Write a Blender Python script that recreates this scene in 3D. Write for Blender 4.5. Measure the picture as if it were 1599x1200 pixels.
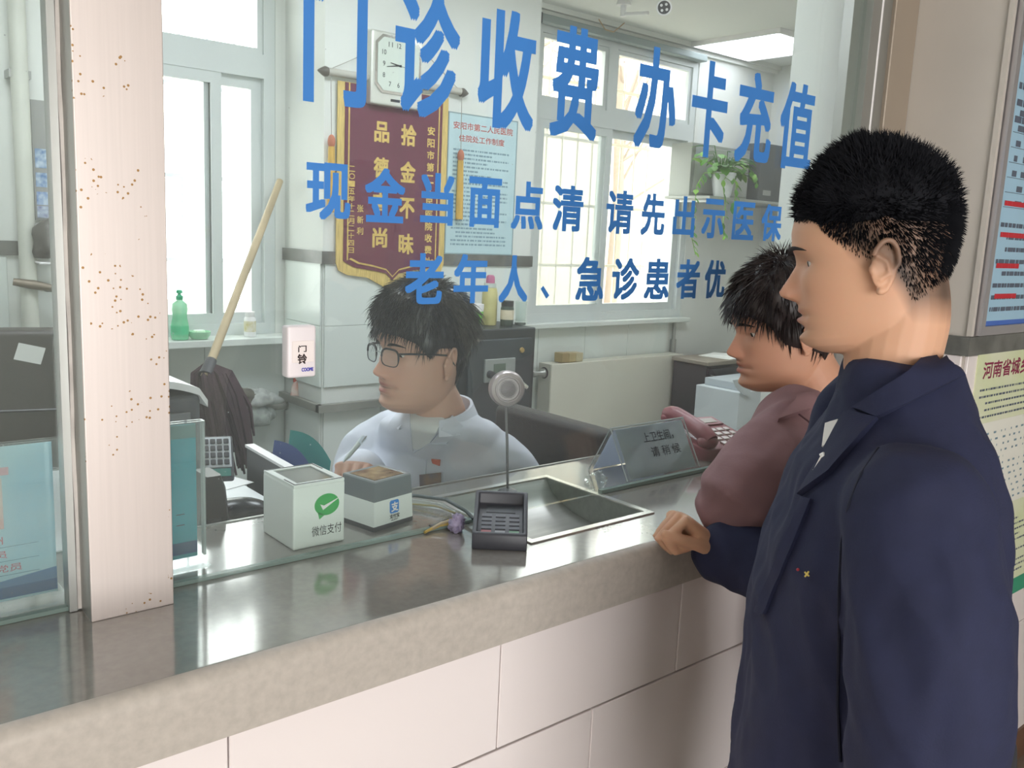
import bpy, bmesh, math, random
import numpy as np
from mathutils import Vector, Matrix, noise
random.seed(7); np.random.seed(7)
SC = bpy.context.scene
for o in list(bpy.data.objects): bpy.data.objects.remove(o)
COL = SC.collection
PI = math.pi

# ------------------------------------------------------------------ camera (solved from the vanishing points of counter, walls and posts)
FPX = 1397.32
RM = ((0.7643, -0.0743, 0.6406), (-0.6432, -0.1567, 0.7495), (0.0447, -0.9849, -0.1676))   # rows: world X, Y, Z seen by the camera (x right, y down, z forward)
CAMZ = 1.60
cam_d = bpy.data.cameras.new('camera'); cam = bpy.data.objects.new('camera', cam_d); COL.objects.link(cam)
cam_d.sensor_fit = 'HORIZONTAL'; cam_d.sensor_width = 36.0; cam_d.lens = FPX / 1599 * 36.0
cam_d.clip_start = 0.02; cam_d.clip_end = 200
cam.matrix_world = Matrix(((RM[0][0], -RM[0][1], -RM[0][2], 0), (RM[1][0], -RM[1][1], -RM[1][2], 0), (RM[2][0], -RM[2][1], -RM[2][2], CAMZ), (0, 0, 0, 1)))
SC.camera = cam

# ------------------------------------------------------------------ sky, lamps, exposure
WORLD_STRENGTH = 7.2
w = bpy.data.worlds.new('World'); SC.world = w; w.use_nodes = True
bg = w.node_tree.nodes['Background']
bg.inputs[0].default_value = (1.0, 0.985, 0.965, 1); bg.inputs[1].default_value = WORLD_STRENGTH
SC.view_settings.view_transform = 'Standard'; SC.view_settings.look = 'None'
SC.view_settings.gamma = 1.0; SC.view_settings.use_curve_mapping = False
SC.view_settings.exposure = 0.15
SC.cycles.use_denoising = True
SC.cycles.max_bounces = 10; SC.cycles.transparent_max_bounces = 24; SC.cycles.sample_clamp_indirect = 6.0
SC.cycles.caustics_reflective = False; SC.cycles.caustics_refractive = False
def area(name, loc, rot, sx, sy, power, portal=False, col=(1, 1, 1)):
    l = bpy.data.lights.new(name, 'AREA'); l.shape = 'RECTANGLE'; l.size = sx; l.size_y = sy; l.energy = power; l.color = col
    if portal: l.cycles.is_portal = True
    o = bpy.data.objects.new(name, l); COL.objects.link(o); o.location = loc; o.rotation_euler = rot
    return o
# daylight portals in the real openings (they only guide the sampling of the sky)
area('portal_window_left', (1.315, 3.50, 1.88), (-PI/2, 0, 0), 0.66, 1.5, 1, True)
area('portal_window_right', (3.60, 3.50, 1.88), (-PI/2, 0, 0), 1.2, 1.5, 1, True)
area('portal_hall_entrance', (-.55, -3.30, 1.28), (PI/2, 0, 0), 2.9, 2.55, 1, True)
# ------------------------------------------------------------------ helpers
def ray(px, py):
    d = ((px-799.5)/FPX, (py-600)/FPX, 1.0)
    return [sum(RM[i][k]*d[k] for k in range(3)) for i in range(3)]
def A(px, py, x=None, y=None, z=None):
    """place point: where the line of sight of a photo pixel meets a plane of the room"""
    r = ray(px, py)
    t = x/r[0] if x is not None else (y/r[1] if y is not None else (z-CAMZ)/r[2])
    return Vector((r[0]*t, r[1]*t, CAMZ+r[2]*t))
def lin(h):
    if isinstance(h, str):
        c = [int(h[i:i+2], 16)/255 for i in (0, 2, 4)]
        return tuple(v/12.92 if v < .04045 else ((v+.055)/1.055)**2.4 for v in c)
    return tuple(h)
MATS = {}
def mat(name, col, rough=.5, metal=0., var=0., scale=8., bump=0., bscale=60., spec=.5, emit=0., alpha=1., stretch=None, col2=None, trans=0.):
    if name in MATS: return MATS[name]
    m = bpy.data.materials.new(name); m.use_nodes = True
    nt = m.node_tree; b = nt.nodes['Principled BSDF']
    c = lin(col); b.inputs['Base Color'].default_value = (*c, 1)
    b.inputs['Roughness'].default_value = rough; b.inputs['Metallic'].default_value = metal
    b.inputs['Specular IOR Level'].default_value = spec
    if alpha < 1: b.inputs['Alpha'].default_value = alpha
    if trans: b.inputs['Transmission Weight'].default_value = trans
    if emit: b.inputs['Emission Color'].default_value = (*c, 1); b.inputs['Emission Strength'].default_value = emit
    if var or bump:
        tc = nt.nodes.new('ShaderNodeTexCoord'); mp = nt.nodes.new('ShaderNodeMapping')
        nt.links.new(tc.outputs['Object'], mp.inputs[0])
        if stretch: mp.inputs['Scale'].default_value = stretch
    if var:
        n = nt.nodes.new('ShaderNodeTexNoise'); n.inputs['Scale'].default_value = scale; n.inputs['Detail'].default_value = 6
        nt.links.new(mp.outputs[0], n.inputs[0])
        r = nt.nodes.new('ShaderNodeValToRGB'); r.color_ramp.elements[0].position = .3; r.color_ramp.elements[1].position = .7
        d = lin(col2) if col2 else tuple(v*(1-var) for v in c)
        r.color_ramp.elements[0].color = (*d, 1); r.color_ramp.elements[1].color = (*(c if col2 else tuple(min(1, v*(1+var*.5)) for v in c)), 1)
        nt.links.new(n.outputs[0], r.inputs[0]); nt.links.new(r.outputs[0], b.inputs['Base Color'])
    if bump:
        n2 = nt.nodes.new('ShaderNodeTexNoise'); n2.inputs['Scale'].default_value = bscale; n2.inputs['Detail'].default_value = 4
        nt.links.new(mp.outputs[0], n2.inputs[0])
        bp = nt.nodes.new('ShaderNodeBump'); bp.inputs['Strength'].default_value = bump; bp.inputs['Distance'].default_value = .01
        nt.links.new(n2.outputs[0], bp.inputs['Height']); nt.links.new(bp.outputs[0], b.inputs['Normal'])
    MATS[name] = m; return m
def glass_mat(name, tint=(.93, .97, .95), dust=.04, gloss=1.0, dustcol=(.85, .9, .88), speck=True, rough=.0):
    m = bpy.data.materials.new(name); m.use_nodes = True; nt = m.node_tree; N = nt.nodes; L = nt.links
    N.remove(N['Principled BSDF']); out = N['Material Output']
    tr = N.new('ShaderNodeBsdfTransparent'); tr.inputs[0].default_value = (*tint, 1)
    df = N.new('ShaderNodeBsdfDiffuse'); df.inputs[0].default_value = (*dustcol, 1)
    gl = N.new('ShaderNodeBsdfGlossy'); gl.inputs['Roughness'].default_value = rough; gl.inputs[0].default_value = (gloss, gloss, gloss, 1)
    geo = N.new('ShaderNodeNewGeometry'); dp = N.new('ShaderNodeVectorMath'); dp.operation = 'DOT_PRODUCT'     # thin-sheet Schlick reflectance, same from both sides
    L.new(geo.outputs['Normal'], dp.inputs[0]); L.new(geo.outputs['Incoming'], dp.inputs[1])
    ab_ = N.new('ShaderNodeMath'); ab_.operation = 'ABSOLUTE'; L.new(dp.outputs['Value'], ab_.inputs[0])
    om = N.new('ShaderNodeMath'); om.operation = 'SUBTRACT'; om.inputs[0].default_value = 1.; L.new(ab_.outputs[0], om.inputs[1])
    pw_ = N.new('ShaderNodeMath'); pw_.operation = 'POWER'; pw_.inputs[1].default_value = 5.; L.new(om.outputs[0], pw_.inputs[0])
    fr = N.new('ShaderNodeMath'); fr.operation = 'MULTIPLY_ADD'; fr.inputs[1].default_value = .95; fr.inputs[2].default_value = .04; L.new(pw_.outputs[0], fr.inputs[0])
    mx = N.new('ShaderNodeMixShader'); mx2 = N.new('ShaderNodeMixShader')
    if speck:
        tc = N.new('ShaderNodeTexCoord'); v = N.new('ShaderNodeTexVoronoi'); v.inputs['Scale'].default_value = 42
        L.new(tc.outputs['Object'], v.inputs['Vector'])
        nz = N.new('ShaderNodeTexNoise'); nz.inputs['Scale'].default_value = 3.5; L.new(tc.outputs['Object'], nz.inputs[0])
        lt = N.new('ShaderNodeMath'); lt.operation = 'LESS_THAN'; lt.inputs[1].default_value = .035; L.new(v.outputs['Distance'], lt.inputs[0])
        gt = N.new('ShaderNodeMath'); gt.operation = 'GREATER_THAN'; gt.inputs[1].default_value = .56; L.new(nz.outputs[0], gt.inputs[0])
        mu = N.new('ShaderNodeMath'); mu.operation = 'MULTIPLY'; L.new(lt.outputs[0], mu.inputs[0]); L.new(gt.outputs[0], mu.inputs[1])
        m3 = N.new('ShaderNodeMath'); m3.operation = 'MULTIPLY_ADD'; m3.inputs[1].default_value = .35; m3.inputs[2].default_value = dust
        L.new(mu.outputs[0], m3.inputs[0]); L.new(m3.outputs[0], mx.inputs[0])
    else: mx.inputs[0].default_value = dust
    L.new(tr.outputs[0], mx.inputs[1]); L.new(df.outputs[0], mx.inputs[2])
    L.new(fr.outputs[0], mx2.inputs[0]); L.new(mx.outputs[0], mx2.inputs[1]); L.new(gl.outputs[0], mx2.inputs[2])
    L.new(mx2.outputs[0], out.inputs[0]); MATS[name] = m; return m

def translucent(m, fac):      # thin paper: part of the light comes through from behind
    nt = m.node_tree; b = nt.nodes['Principled BSDF']; t = nt.nodes.new('ShaderNodeBsdfTranslucent'); x = nt.nodes.new('ShaderNodeMixShader'); x.inputs[0].default_value = fac
    if b.inputs['Base Color'].is_linked: nt.links.new(b.inputs['Base Color'].links[0].from_socket, t.inputs[0])
    else: t.inputs[0].default_value = b.inputs['Base Color'].default_value
    nt.links.new(b.outputs[0], x.inputs[1]); nt.links.new(t.outputs[0], x.inputs[2]); nt.links.new(x.outputs[0], nt.nodes['Material Output'].inputs[0])
    return m
class MB:
    def __init__(s): s.v = []; s.f = []; s.mi = []; s.cur = 0
    def add(s, vs, fs):
        k = len(s.v); s.v += [tuple(p) for p in vs]; s.f += [tuple(i+k for i in f) for f in fs]; s.mi += [s.cur]*len(fs); return s
    def box(s, x0, x1, y0, y1, z0, z1, M=None):
        v = [Vector((x, y, z)) for z in (z0, z1) for y in (y0, y1) for x in (x0, x1)]
        if M: v = [M @ p for p in v]
        return s.add(v, [(0, 2, 3, 1), (4, 5, 7, 6), (0, 1, 5, 4), (2, 6, 7, 3), (0, 4, 6, 2), (1, 3, 7, 5)])
    def rbox(s, x0, x1, y0, y1, z0, z1, r=.005, seg=3, M=None):
        bm = bmesh.new(); bmesh.ops.create_cube(bm, size=1)
        for v in bm.verts: v.co = Vector(((x0+x1)/2+v.co.x*(x1-x0), (y0+y1)/2+v.co.y*(y1-y0), (z0+z1)/2+v.co.z*(z1-z0)))
        bmesh.ops.bevel(bm, geom=bm.edges[:], offset=r, segments=seg, profile=.5, affect='EDGES')
        return s.bm(bm, M)
    def bm(s, bm, M=None):
        bm.verts.ensure_lookup_table(); bm.verts.index_update()
        s.add([(M @ v.co) if M else v.co.copy() for v in bm.verts], [[v.index for v in f.verts] for f in bm.faces]); bm.free(); return s
    def prism(s, pts, d):        # planar polygon (3D points, ccw seen from outside) pushed back along -d
        n = len(pts); d = Vector(d); v = [Vector(p) for p in pts]+[Vector(p)+d for p in pts]
        return s.add(v, [tuple(range(n)), tuple(range(2*n-1, n-1, -1))]+[(i, i+n, (i+1) % n+n, (i+1) % n) for i in range(n)])
    def tube(s, pts, rad, seg=8, cap=True):
        pts = [Vector(p) for p in pts]; n = len(pts)
        rad = rad if isinstance(rad, (list, tuple)) else [rad]*n
        prev = None; vs = []
        for i, p in enumerate(pts):
            t = (pts[min(i+1, n-1)]-pts[max(i-1, 0)]); t = t.normalized() if t.length > 1e-9 else Vector((0, 0, 1))
            if prev is None: u = t.orthogonal().normalized()
            else:
                u = prev-t*prev.dot(t); u = u.normalized() if u.length > 1e-6 else t.orthogonal().normalized()
            prev = u; b = t.cross(u)
            vs += [p+(u*math.cos(2*PI*k/seg)+b*math.sin(2*PI*k/seg))*rad[i] for k in range(seg)]
        fs = [(i*seg+k, i*seg+(k+1) % seg, (i+1)*seg+(k+1) % seg, (i+1)*seg+k) for i in range(n-1) for k in range(seg)]
        if cap: fs += [tuple(range(seg-1, -1, -1)), tuple((n-1)*seg+k for k in range(seg))]
        return s.add(vs, fs)
    def lathe(s, prof, seg=20, o=(0, 0, 0), ax=(0, 0, 1)):   # prof: (r, h) along axis
        ax = Vector(ax).normalized(); u = ax.orthogonal().normalized(); b = ax.cross(u); o = Vector(o); vs = []
        for r, h in prof: vs += [o+ax*h+(u*math.cos(2*PI*k/seg)+b*math.sin(2*PI*k/seg))*max(r, 1e-5) for k in range(seg)]
        n = len(prof)
        fs = [(i*seg+k, i*seg+(k+1) % seg, (i+1)*seg+(k+1) % seg, (i+1)*seg+k) for i in range(n-1) for k in range(seg)]
        fs += [tuple(range(seg-1, -1, -1)), tuple((n-1)*seg+k for k in range(seg))]
        return s.add(vs, fs)
    def loft(s, rings, cap=True):
        m = len(rings[0]); vs = [p for r in rings for p in r]
        fs = [(i*m+k, i*m+(k+1) % m, (i+1)*m+(k+1) % m, (i+1)*m+k) for i in range(len(rings)-1) for k in range(m)]
        if cap: fs += [tuple(range(m-1, -1, -1)), tuple((len(rings)-1)*m+k for k in range(m))]
        return s.add(vs, fs)
    def ell(s, c, rx, ry, rz, M=None, seg=20, rows=12):
        c = Vector(c); vs = []
        for i in range(rows+1):
            a = PI*i/rows-PI/2
            for k in range(seg):
                p = Vector((rx*math.cos(a)*math.cos(2*PI*k/seg), ry*math.cos(a)*math.sin(2*PI*k/seg), rz*math.sin(a)))
                vs.append(c+((M @ p) if M else p))
        fs = [(i*seg+k, i*seg+(k+1) % seg, (i+1)*seg+(k+1) % seg, (i+1)*seg+k) for i in range(rows) for k in range(seg)]
        return s.add(vs, fs)
    def sheet(s, rows, th=None):     # grid of points -> surface
        n = len(rows[0]); return s.add([p for r in rows for p in r], [(i*n+k, i*n+k+1, (i+1)*n+k+1, (i+1)*n+k) for i in range(len(rows)-1) for k in range(n-1)])
    def mesh(s, name, mats, smooth=None):
        me = bpy.data.meshes.new(name); me.from_pydata(s.v, [], s.f)
        for m in (mats if isinstance(mats, (list, tuple)) else [mats]): me.materials.append(m)
        if len(me.materials) > 1: me.polygons.foreach_set('material_index', s.mi)
        bm = bmesh.new(); bm.from_mesh(me); bmesh.ops.remove_doubles(bm, verts=bm.verts[:], dist=1e-6)
        bmesh.ops.recalc_face_normals(bm, faces=bm.faces[:]); bm.to_mesh(me); bm.free()
        if smooth is not None: me.shade_smooth(); me.set_sharp_from_angle(angle=math.radians(smooth))
        return me
    def build(s, name, mats, parent=None, smooth=None, M=None):
        return link(name, s.mesh(name, mats, smooth), parent, M)
def link(name, me, parent=None, M=None):
    o = bpy.data.objects.new(name, me); COL.objects.link(o)
    if M is not None: o.matrix_basis = M
    if parent is not None: o.parent = parent; o.matrix_parent_inverse = Matrix()
    return o
def tag(o, label, cat=None, group=None, kind=None):
    if label: o['label'] = label
    if cat: o['category'] = cat
    if group: o['group'] = group
    if kind: o['kind'] = kind
    return o
def thing(name, label, cat, loc=(0, 0, 0), group=None, kind=None, rz=0.):
    o = bpy.data.objects.new(name, None); COL.objects.link(o); o.location = loc; o.rotation_euler = (0, 0, rz); o.empty_display_size = .05
    return tag(o, label, cat, group, kind)
def at0(t):      # children coordinates given in world space under a thing at t.location
    return Matrix.Translation(-Vector(t.location)) if t.rotation_euler.z == 0 else (Matrix.Translation(t.location) @ Matrix.Rotation(t.rotation_euler.z, 4, 'Z')).inverted()
def part(t, name, mb, m, smooth=None, parent=None):       # mesh in world coordinates -> child of t (or of part `parent`, which shares t's frame)
    me = mb.mesh(name, m, smooth); me.transform(at0(t)); return link(name, me, parent or t)
_gc = {}
def glyph(s, bold=0., res=3):
    k = (s, bold)
    if k not in _gc:
        cu = bpy.data.curves.new('t', 'FONT'); cu.body = s; cu.offset = bold; cu.resolution_u = res; cu.fill_mode = 'BOTH'
        o = bpy.data.objects.new('t', cu); COL.objects.link(o); bpy.context.view_layer.update()
        me = o.evaluated_get(bpy.context.evaluated_depsgraph_get()).to_mesh()
        v = np.array([x.co[:] for x in me.vertices]); f = [tuple(p.vertices) for p in me.polygons]
        o.to_mesh_clear(); bpy.data.objects.remove(o); bpy.data.curves.remove(cu); _gc[k] = (v, f)
    return _gc[k]
def put_text(mb, s, o, u, v, wd=None, ht=None, bold=0., lift=.0004):
    """glyph mesh laid flat: bbox lower-left corner at o, width along u, height along v; facing u x v"""
    g, f = glyph(s); lo = g.min(0); sz = g.max(0)-lo; o = Vector(o); u = Vector(u).normalized(); v = Vector(v).normalized(); n = u.cross(v)
    if wd is None: wd = sz[0]/sz[1]*ht
    if ht is None: ht = sz[1]/sz[0]*wd
    k = bold*ht; sh = [(0, 0)]+([(k*a, k*b) for a in (-1, 0, 1) for b in (-1, 0, 1) if a or b] if bold else [])
    wd -= 2*k; ht -= 2*k
    for i, (du, dv) in enumerate(sh):     # heavier weight = overlapping shifted outlines
        mb.add([o+u*((p[0]-lo[0])/sz[0]*wd+du+k)+v*((p[1]-lo[1])/sz[1]*ht+dv+k)+n*(lift+.000004*i) for p in g], f)
    return mb
X, Y, Z = Vector((1, 0, 0)), Vector((0, 1, 0)), Vector((0, 0, 1))

# ------------------------------------------------------------------ materials
M_wall = mat('wall_paint', 'dfe1dc', .7, var=.05, scale=2.5)
M_wallp = mat('wall_paint_hall', 'cdc6bd', .65, var=.07, scale=3)
M_tile = mat('white_tile', 'dde3de', .25, var=.04, scale=2)
M_ftile = mat('front_tile', 'efe6e4', .28, var=.02, scale=2)
M_grout = mat('grout', '8d8681', .9)
M_marble = mat('dark_marble', '6f6f6a', .3, var=.45, scale=14)
M_stone_shade = mat('counter_stone_polished_shade', '88847e', .11, var=.10, scale=90, spec=1.0); M_stone_shade.node_tree.nodes['Principled BSDF'].inputs['Coat Weight'].default_value = 1.0; M_stone_shade.node_tree.nodes['Principled BSDF'].inputs['Coat Roughness'].default_value = .09; M_stone_shade.node_tree.nodes['Principled BSDF'].inputs['Coat IOR'].default_value = 1.6; M_stone_lit = mat('counter_stone_honed_lit', 'b8b0a7', .55, var=.12, scale=80)
M_steel = mat('brushed_steel', 'd8cdc8', .30, .85, var=.03, scale=5, stretch=(60, 60, 1))
M_alu = mat('aluminium', 'a9aaa6', .38, .7, var=.06, scale=6)
M_chrome = mat('chrome', 'e6e6e4', .12, 1.)
M_white = mat('white_plastic', 'eeecec', .35)
M_frame = mat('window_frame_white', 'd3d8d7', .4)
M_black = mat('black_plastic', '232428', .4)
M_dark = mat('dark_plastic', '3a3b41', .4, var=.1, scale=20)
M_blue = mat('vinyl_blue', '3f83d0', .5)
M_glass = glass_mat('partition_glass', (.93, .965, .95), .035)
M_pane = glass_mat('window_pane', (.97, .98, .98), .02, speck=False)
M_frost = glass_mat('frosted_film', (.80, .83, .82), .35, speck=False, dustcol=(.95, .97, .97))
M_edge = mat('glass_edge', '8fa39c', .2, alpha=.7)
M_acryl = glass_mat('acrylic', (.96, .97, .97), .05, speck=False)
M_clear = glass_mat('clear_plastic', (.92, .95, .94), .10, speck=False)
M_paper = mat('paper', 'f1f1ee', .8)
M_ink = mat('ink_black', '2b2b2e', .7)
M_redink = mat('ink_red', 'c8323c', .7)
M_gold = mat('banner_gold', 'd8b765', .55, var=.2, scale=60)
M_maroon = mat('banner_maroon', '672b41', .75, var=.1, scale=12)
M_wood = mat('wood', 'b49a72', .6, var=.25, scale=12, stretch=(1, 1, .15))
M_floor = mat('hall_floor', '8a7a6c', .35, var=.15, scale=6)
M_rfloor = mat('room_floor', 'a9a8a2', .5, var=.1, scale=4)
M_ceil = mat('ceiling_white', 'e4e5e0', .8); M_hceil = mat('hall_ceiling', 'd3d0ca', .8)
# ================================================================== SETTING
CT = 1.10           # counter top height
GY = 1.174          # glass plane
FZ = 0.20           # raised floor of the clerks' room
YB = 3.42           # inner face of the window wall
PYF = 3.10          # front face of the pillar in the window wall
def struct(name, mb, m, label=None, smooth=None):
    return tag(mb.build(name, m, None, smooth), label, kind='structure')
struct('floor', MB().box(-2.4, 5.8, -3.4, 1.2, -.1, 0), M_floor, 'brown stone floor of the public hall')
struct('floor_room', MB().box(-.85, 5.05, 1.20, YB+.1, 0, FZ), M_rfloor, "raised floor of the clerks' room")
struct('ceiling', MB().box(-2.4, 5.8, -3.4, 1.2, 2.95, 3.05), M_hceil, 'white ceiling of the public hall')
struct('ceiling_room', MB().box(-.85, 5.05, 1.2, YB+.1, 2.68, 2.78), M_ceil, "pale ceiling of the clerks' room")
struct('wall_hall_left', MB().box(-2.5, -2.4, -3.4, 1.3, 0, 3.0), M_wall, 'side wall of the public hall')
struct('wall_hall_right', MB().box(5.8, 5.9, -3.4, 1.3, 0, 3.0), M_wall, 'far side wall of the public hall')
struct('wall_hall_entrance', MB().box(-2.5, 5.9, -3.5, -3.4, 2.55, 3.05).box(-2.5, -2.0, -3.5, -3.4, 0, 2.55).box(.9, 5.9, -3.5, -3.4, 0, 2.55), M_wall, 'wall of the hall with the wide open entrance')
# window wall with two openings
W1 = (1.0, 1.63, 1.145, 2.61); W2 = (2.98, 4.22, 1.145, 2.61)
wb = MB()
for (x0, x1) in ((-.85, W1[0]), (W1[1], W2[0]), (W2[1], 5.05)): wb.box(x0, x1, YB, YB+.2, 0, 2.8)
for W in (W1, W2): wb.box(W[0], W[1], YB, YB+.2, 0, W[2]); wb.box(W[0], W[1], YB, YB+.2, W[3], 2.8)
wall_back = struct('wall_back', wb, M_wall, 'pale painted wall with the two barred windows')
struct('wall_room_left', MB().box(-.95, -.85, 1.2, YB+.2, 0, 2.8), M_wall, "left wall of the clerks' room")
struct('wall_room_right', MB().box(4.95, 5.05, 1.2, YB+.2, 0, 2.8), M_wall, "right wall of the clerks' room")
PX0, PX1 = 1.672, 2.722
wall_pillar = struct('wall_pillar', MB().box(PX0, PX1, PYF, YB+.02, FZ, 2.68), M_wall, 'square pillar between the two windows')
# partition: header, side, base below counter, right jamb
struct('wall_partition_header', MB().box(-2.4, 2.25, 1.15, 1.25, 2.34, 2.95), M_wallp, 'wall above the service window glass')
struct('wall_partition_left', MB().box(-2.4, -.85, 1.13, 1.25, 0, 2.34), M_wallp, 'hall wall left of the service windows')
base = struct('wall_counter_base', MB().box(-.85, 2.25, .962, 1.16, 0, 1.0135), M_grout, 'wall under the counter clad in large white tiles')
struct('wall_jamb', MB().box(2.03, 2.6, 1.205, 1.355, FZ, 2.68), M_wall, "painted jamb inside the clerks' room beside the glass")
struct('wall_hall_front', MB().box(2.25, 5.8, .937, 1.205, 0, 2.95), M_wallp, 'painted hall wall right of the service window')
# tiles under the counter: two staggered courses
def tile_mesh(wd, hh, th, name, m):
    return MB().rbox(-wd/2, wd/2, -th/2, th/2, -hh/2, hh/2, .0012, 1).mesh(name, m)
tm = tile_mesh(.419, .1925, .012, 'tile', M_ftile)
tm2 = tile_mesh(.419, .2585, .012, 'tile', M_ftile)
for i in range(7):
    link('tile', tm, base, Matrix.Translation((.394+.21+.421*(i-3), .956, .8205+.098)))
    for r in range(3):
        x = .394+.421*(i-2)+(.21 if r % 2 else 0)-.004
        if x-.21 > 2.24: continue
        if x+.21 > 2.25:
            link('tile', tile_mesh(2.247-(x-.2095), .2585, .012, 'tile', M_ftile), base, Matrix.Translation(((x-.2095+2.247)/2, .956, .819-.13-.26*r))); continue
        link('tile', tm2, base, Matrix.Translation((x, .956, .819-.13-.26*r)))
link('tile', tile_mesh(.166, .1925, .012, 'tile', M_ftile), base, Matrix.Translation((2.1635, .956, .8205+.098)))
# tile cladding on pillar and under the left window
tp = tile_mesh(.259, .2405, .008, 'tile', M_tile)
ts = tile_mesh(.29, .2405, .008, 'tile', M_tile)
for r, zc in enumerate((1.3285, 1.0865, .755, .513, .33)):
    for c in range(4):
        link('tile', tp, wall_pillar, Matrix.Translation((PX0+.135+.261*c, PYF-.004, zc)))
    link('tile', ts, wall_pillar, Matrix.Translation((PX0-.004, PYF+.15, zc)) @ Matrix.Rotation(PI/2, 4, 'Z'))
tl = tile_mesh(.338, .2405, .008, 'tile', M_tile)
for zc in (1.0, .757, .515):
    for c in range(3): link('tile', tl, wall_back, Matrix.Translation((.83+.34*c-.01, YB-.004, zc)))
for c in range(6):
    for zc in (1.32, 1.075, .83, .58): 
        if c < 2: link('tile', tl, wall_back, Matrix.Translation((.15+.34*c, YB-.004, zc)))
for c in range(4):
    for zc in (1.0, .757): link('tile', tl, wall_back, Matrix.Translation((2.91+.34*c, YB-.004, zc)))
struct('trim_1', MB().box(PX0-.012, PX1+.006, PYF-.014, PYF, 1.447, 1.495).box(PX0-.012, PX0, PYF, YB, 1.447, 1.495).box(-.85, 1.0, YB-.012, YB, 1.447, 1.495), M_marble, 'dark grey stone strip along window wall and pillar')
struct('trim_2', MB().box(PX0-.03, PX1+.006, PYF-.035, PYF-.008, .872, .902).box(PX0-.03, PX0-.008, PYF-.03, YB, .872, .902), mat('grey_ledge', '8c8c84', .6, var=.2), 'narrow grey ledge around the foot of the pillar tiles')
struct('trim_3', MB().box(2.75, 4.95, YB-.05, YB, 2.655, 2.68).box(2.75, 4.95, YB-.025, YB, 2.635, 2.655), M_wall, 'plaster cornice above the barred right window')
# hall wall dado: marble strip, tiles, baseboard
struct('trim_4', MB().box(2.238, 5.8, .925, .94, 1.352, 1.398).box(2.238, 2.25, .94, 1.12, 1.352, 1.398), M_marble, 'dark marble strip on the hall wall under the blue notice board')
hallw = bpy.data.objects['wall_hall_front']
th_ = tile_mesh(.396, .42, .008, 'tile', M_ftile); tsd = tile_mesh(.17, .42, .008, 'tile', M_ftile)
for r in range(3):
    for c in range(4): link('tile', th_, hallw, Matrix.Translation((2.45+.398*c, .933, 1.14-.423*r)))
    link('tile', tsd, hallw, Matrix.Translation((2.246, 1.027, 1.14-.423*r)) @ Matrix.Rotation(PI/2, 4, 'Z'))
struct('baseboard_hall', MB().box(2.238, 5.8, .922, .94, 0, .11), mat('brown_skirting', '6d4f3c', .4, var=.2), 'brown skirting along the hall wall')

# -------------------------------------------------- windows
def bars(mb, x0, x1, z0, z1, y0, y1, t):
    mb.box(x0, x1, y0, y1, z0, z0+t).box(x0, x1, y0, y1, z1-t, z1).box(x0, x0+t, y0, y1, z0+t, z1-t).box(x1-t, x1, y0, y1, z0+t, z1-t); return mb
def window(n, W, zt, xm, mats, label, barcol):
    x0, x1, z0, z1 = W; t = thing('window_%d' % n, label, None, (x0, YB, z0), kind='structure')
    def pt(name, mb, m): return part(t, name, mb, m)
    y0, y1 = YB+.005, YB+.055
    pt('outer_frame', bars(MB(), x0, x1, z0, z1, y0, y1, .045), M_frame)
    pt('transom', MB().box(x0+.045, x1-.045, y0, y1, zt-.045, zt+.045), M_frame)
    pt('mullion', MB().box(xm-.03, xm+.03, y0, y1, zt+.045, z1-.045) if n == 2 else MB().box(xm-.012, xm+.012, y0+.01, y1, z0+.045, zt-.045), M_frame)
    # top lights
    if n == 2:
        for a, b in ((x0+.045, xm-.03), (xm+.03, x1-.045)):
            f = pt('top_light_frame', bars(MB(), a, b, zt+.045, z1-.045, y0+.012, y1-.008, .022), M_frame)
            part(t, 'pane', MB().box(a+.022, b-.022, y0+.025, y0+.029, zt+.067, z1-.067), mats[0], parent=f)
    else:
        f = pt('top_light_frame', bars(MB(), x0+.045, x1-.045, zt+.045, z1-.045, y0+.012, y1-.008, .022), M_frame)
        part(t, 'pane', MB().box(x0+.067, x1-.067, y0+.025, y0+.029, zt+.067, z1-.067), mats[0], parent=f)
    # sliding sashes
    for i, (a, b, dy) in enumerate(((x0+.045, xm+.03, .004), (xm-.03, x1-.045, .028))):
        f = pt('sash', bars(MB(), a, b, z0+.045, zt-.045, y0+dy, y0+dy+.022, .042), M_frame)
        part(t, 'pane', MB().box(a+.042, b-.042, y0+dy+.009, y0+dy+.013, z0+.087, zt-.087), mats[1+i], parent=f)
    # security grille outside
    g = mat('grille_%d' % n, barcol, .5)
    k = int((x1-x0)/.115)
    for i in range(k+1):
        xx = x0+.03+(x1-x0-.06)*i/k
        pt('grille_bar', MB().tube([(xx, YB+.32, z0), (xx, YB+.32, z1)], .006, 6), g)
    for zz in (z0+.28, z0+.62, z0+.98, z0+1.28):
        pt('grille_rail', MB().box(x0, x1, YB+.313, YB+.327, zz-.008, zz+.008), g)
    return t
window(1, W1, 2.19, 1.385, (M_pane, M_pane, M_pane), 'white sliding window left of the pillar, behind the mop', 'dfe9f4')
window(2, W2, 2.205, 3.525, (M_pane, M_frost, M_pane), 'white barred sliding window above the radiator', 'e2d3bb')
struct('trim_5', MB().rbox(.98, 1.655, YB-.13, YB+.004, 1.118, 1.146, .004), M_tile, 'white tiled sill under the left window')
struct('trim_6', MB().rbox(2.95, 4.24, YB-.06, YB+.004, 1.12, 1.146, .004), M_tile, 'white sill above the radiator')

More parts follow.
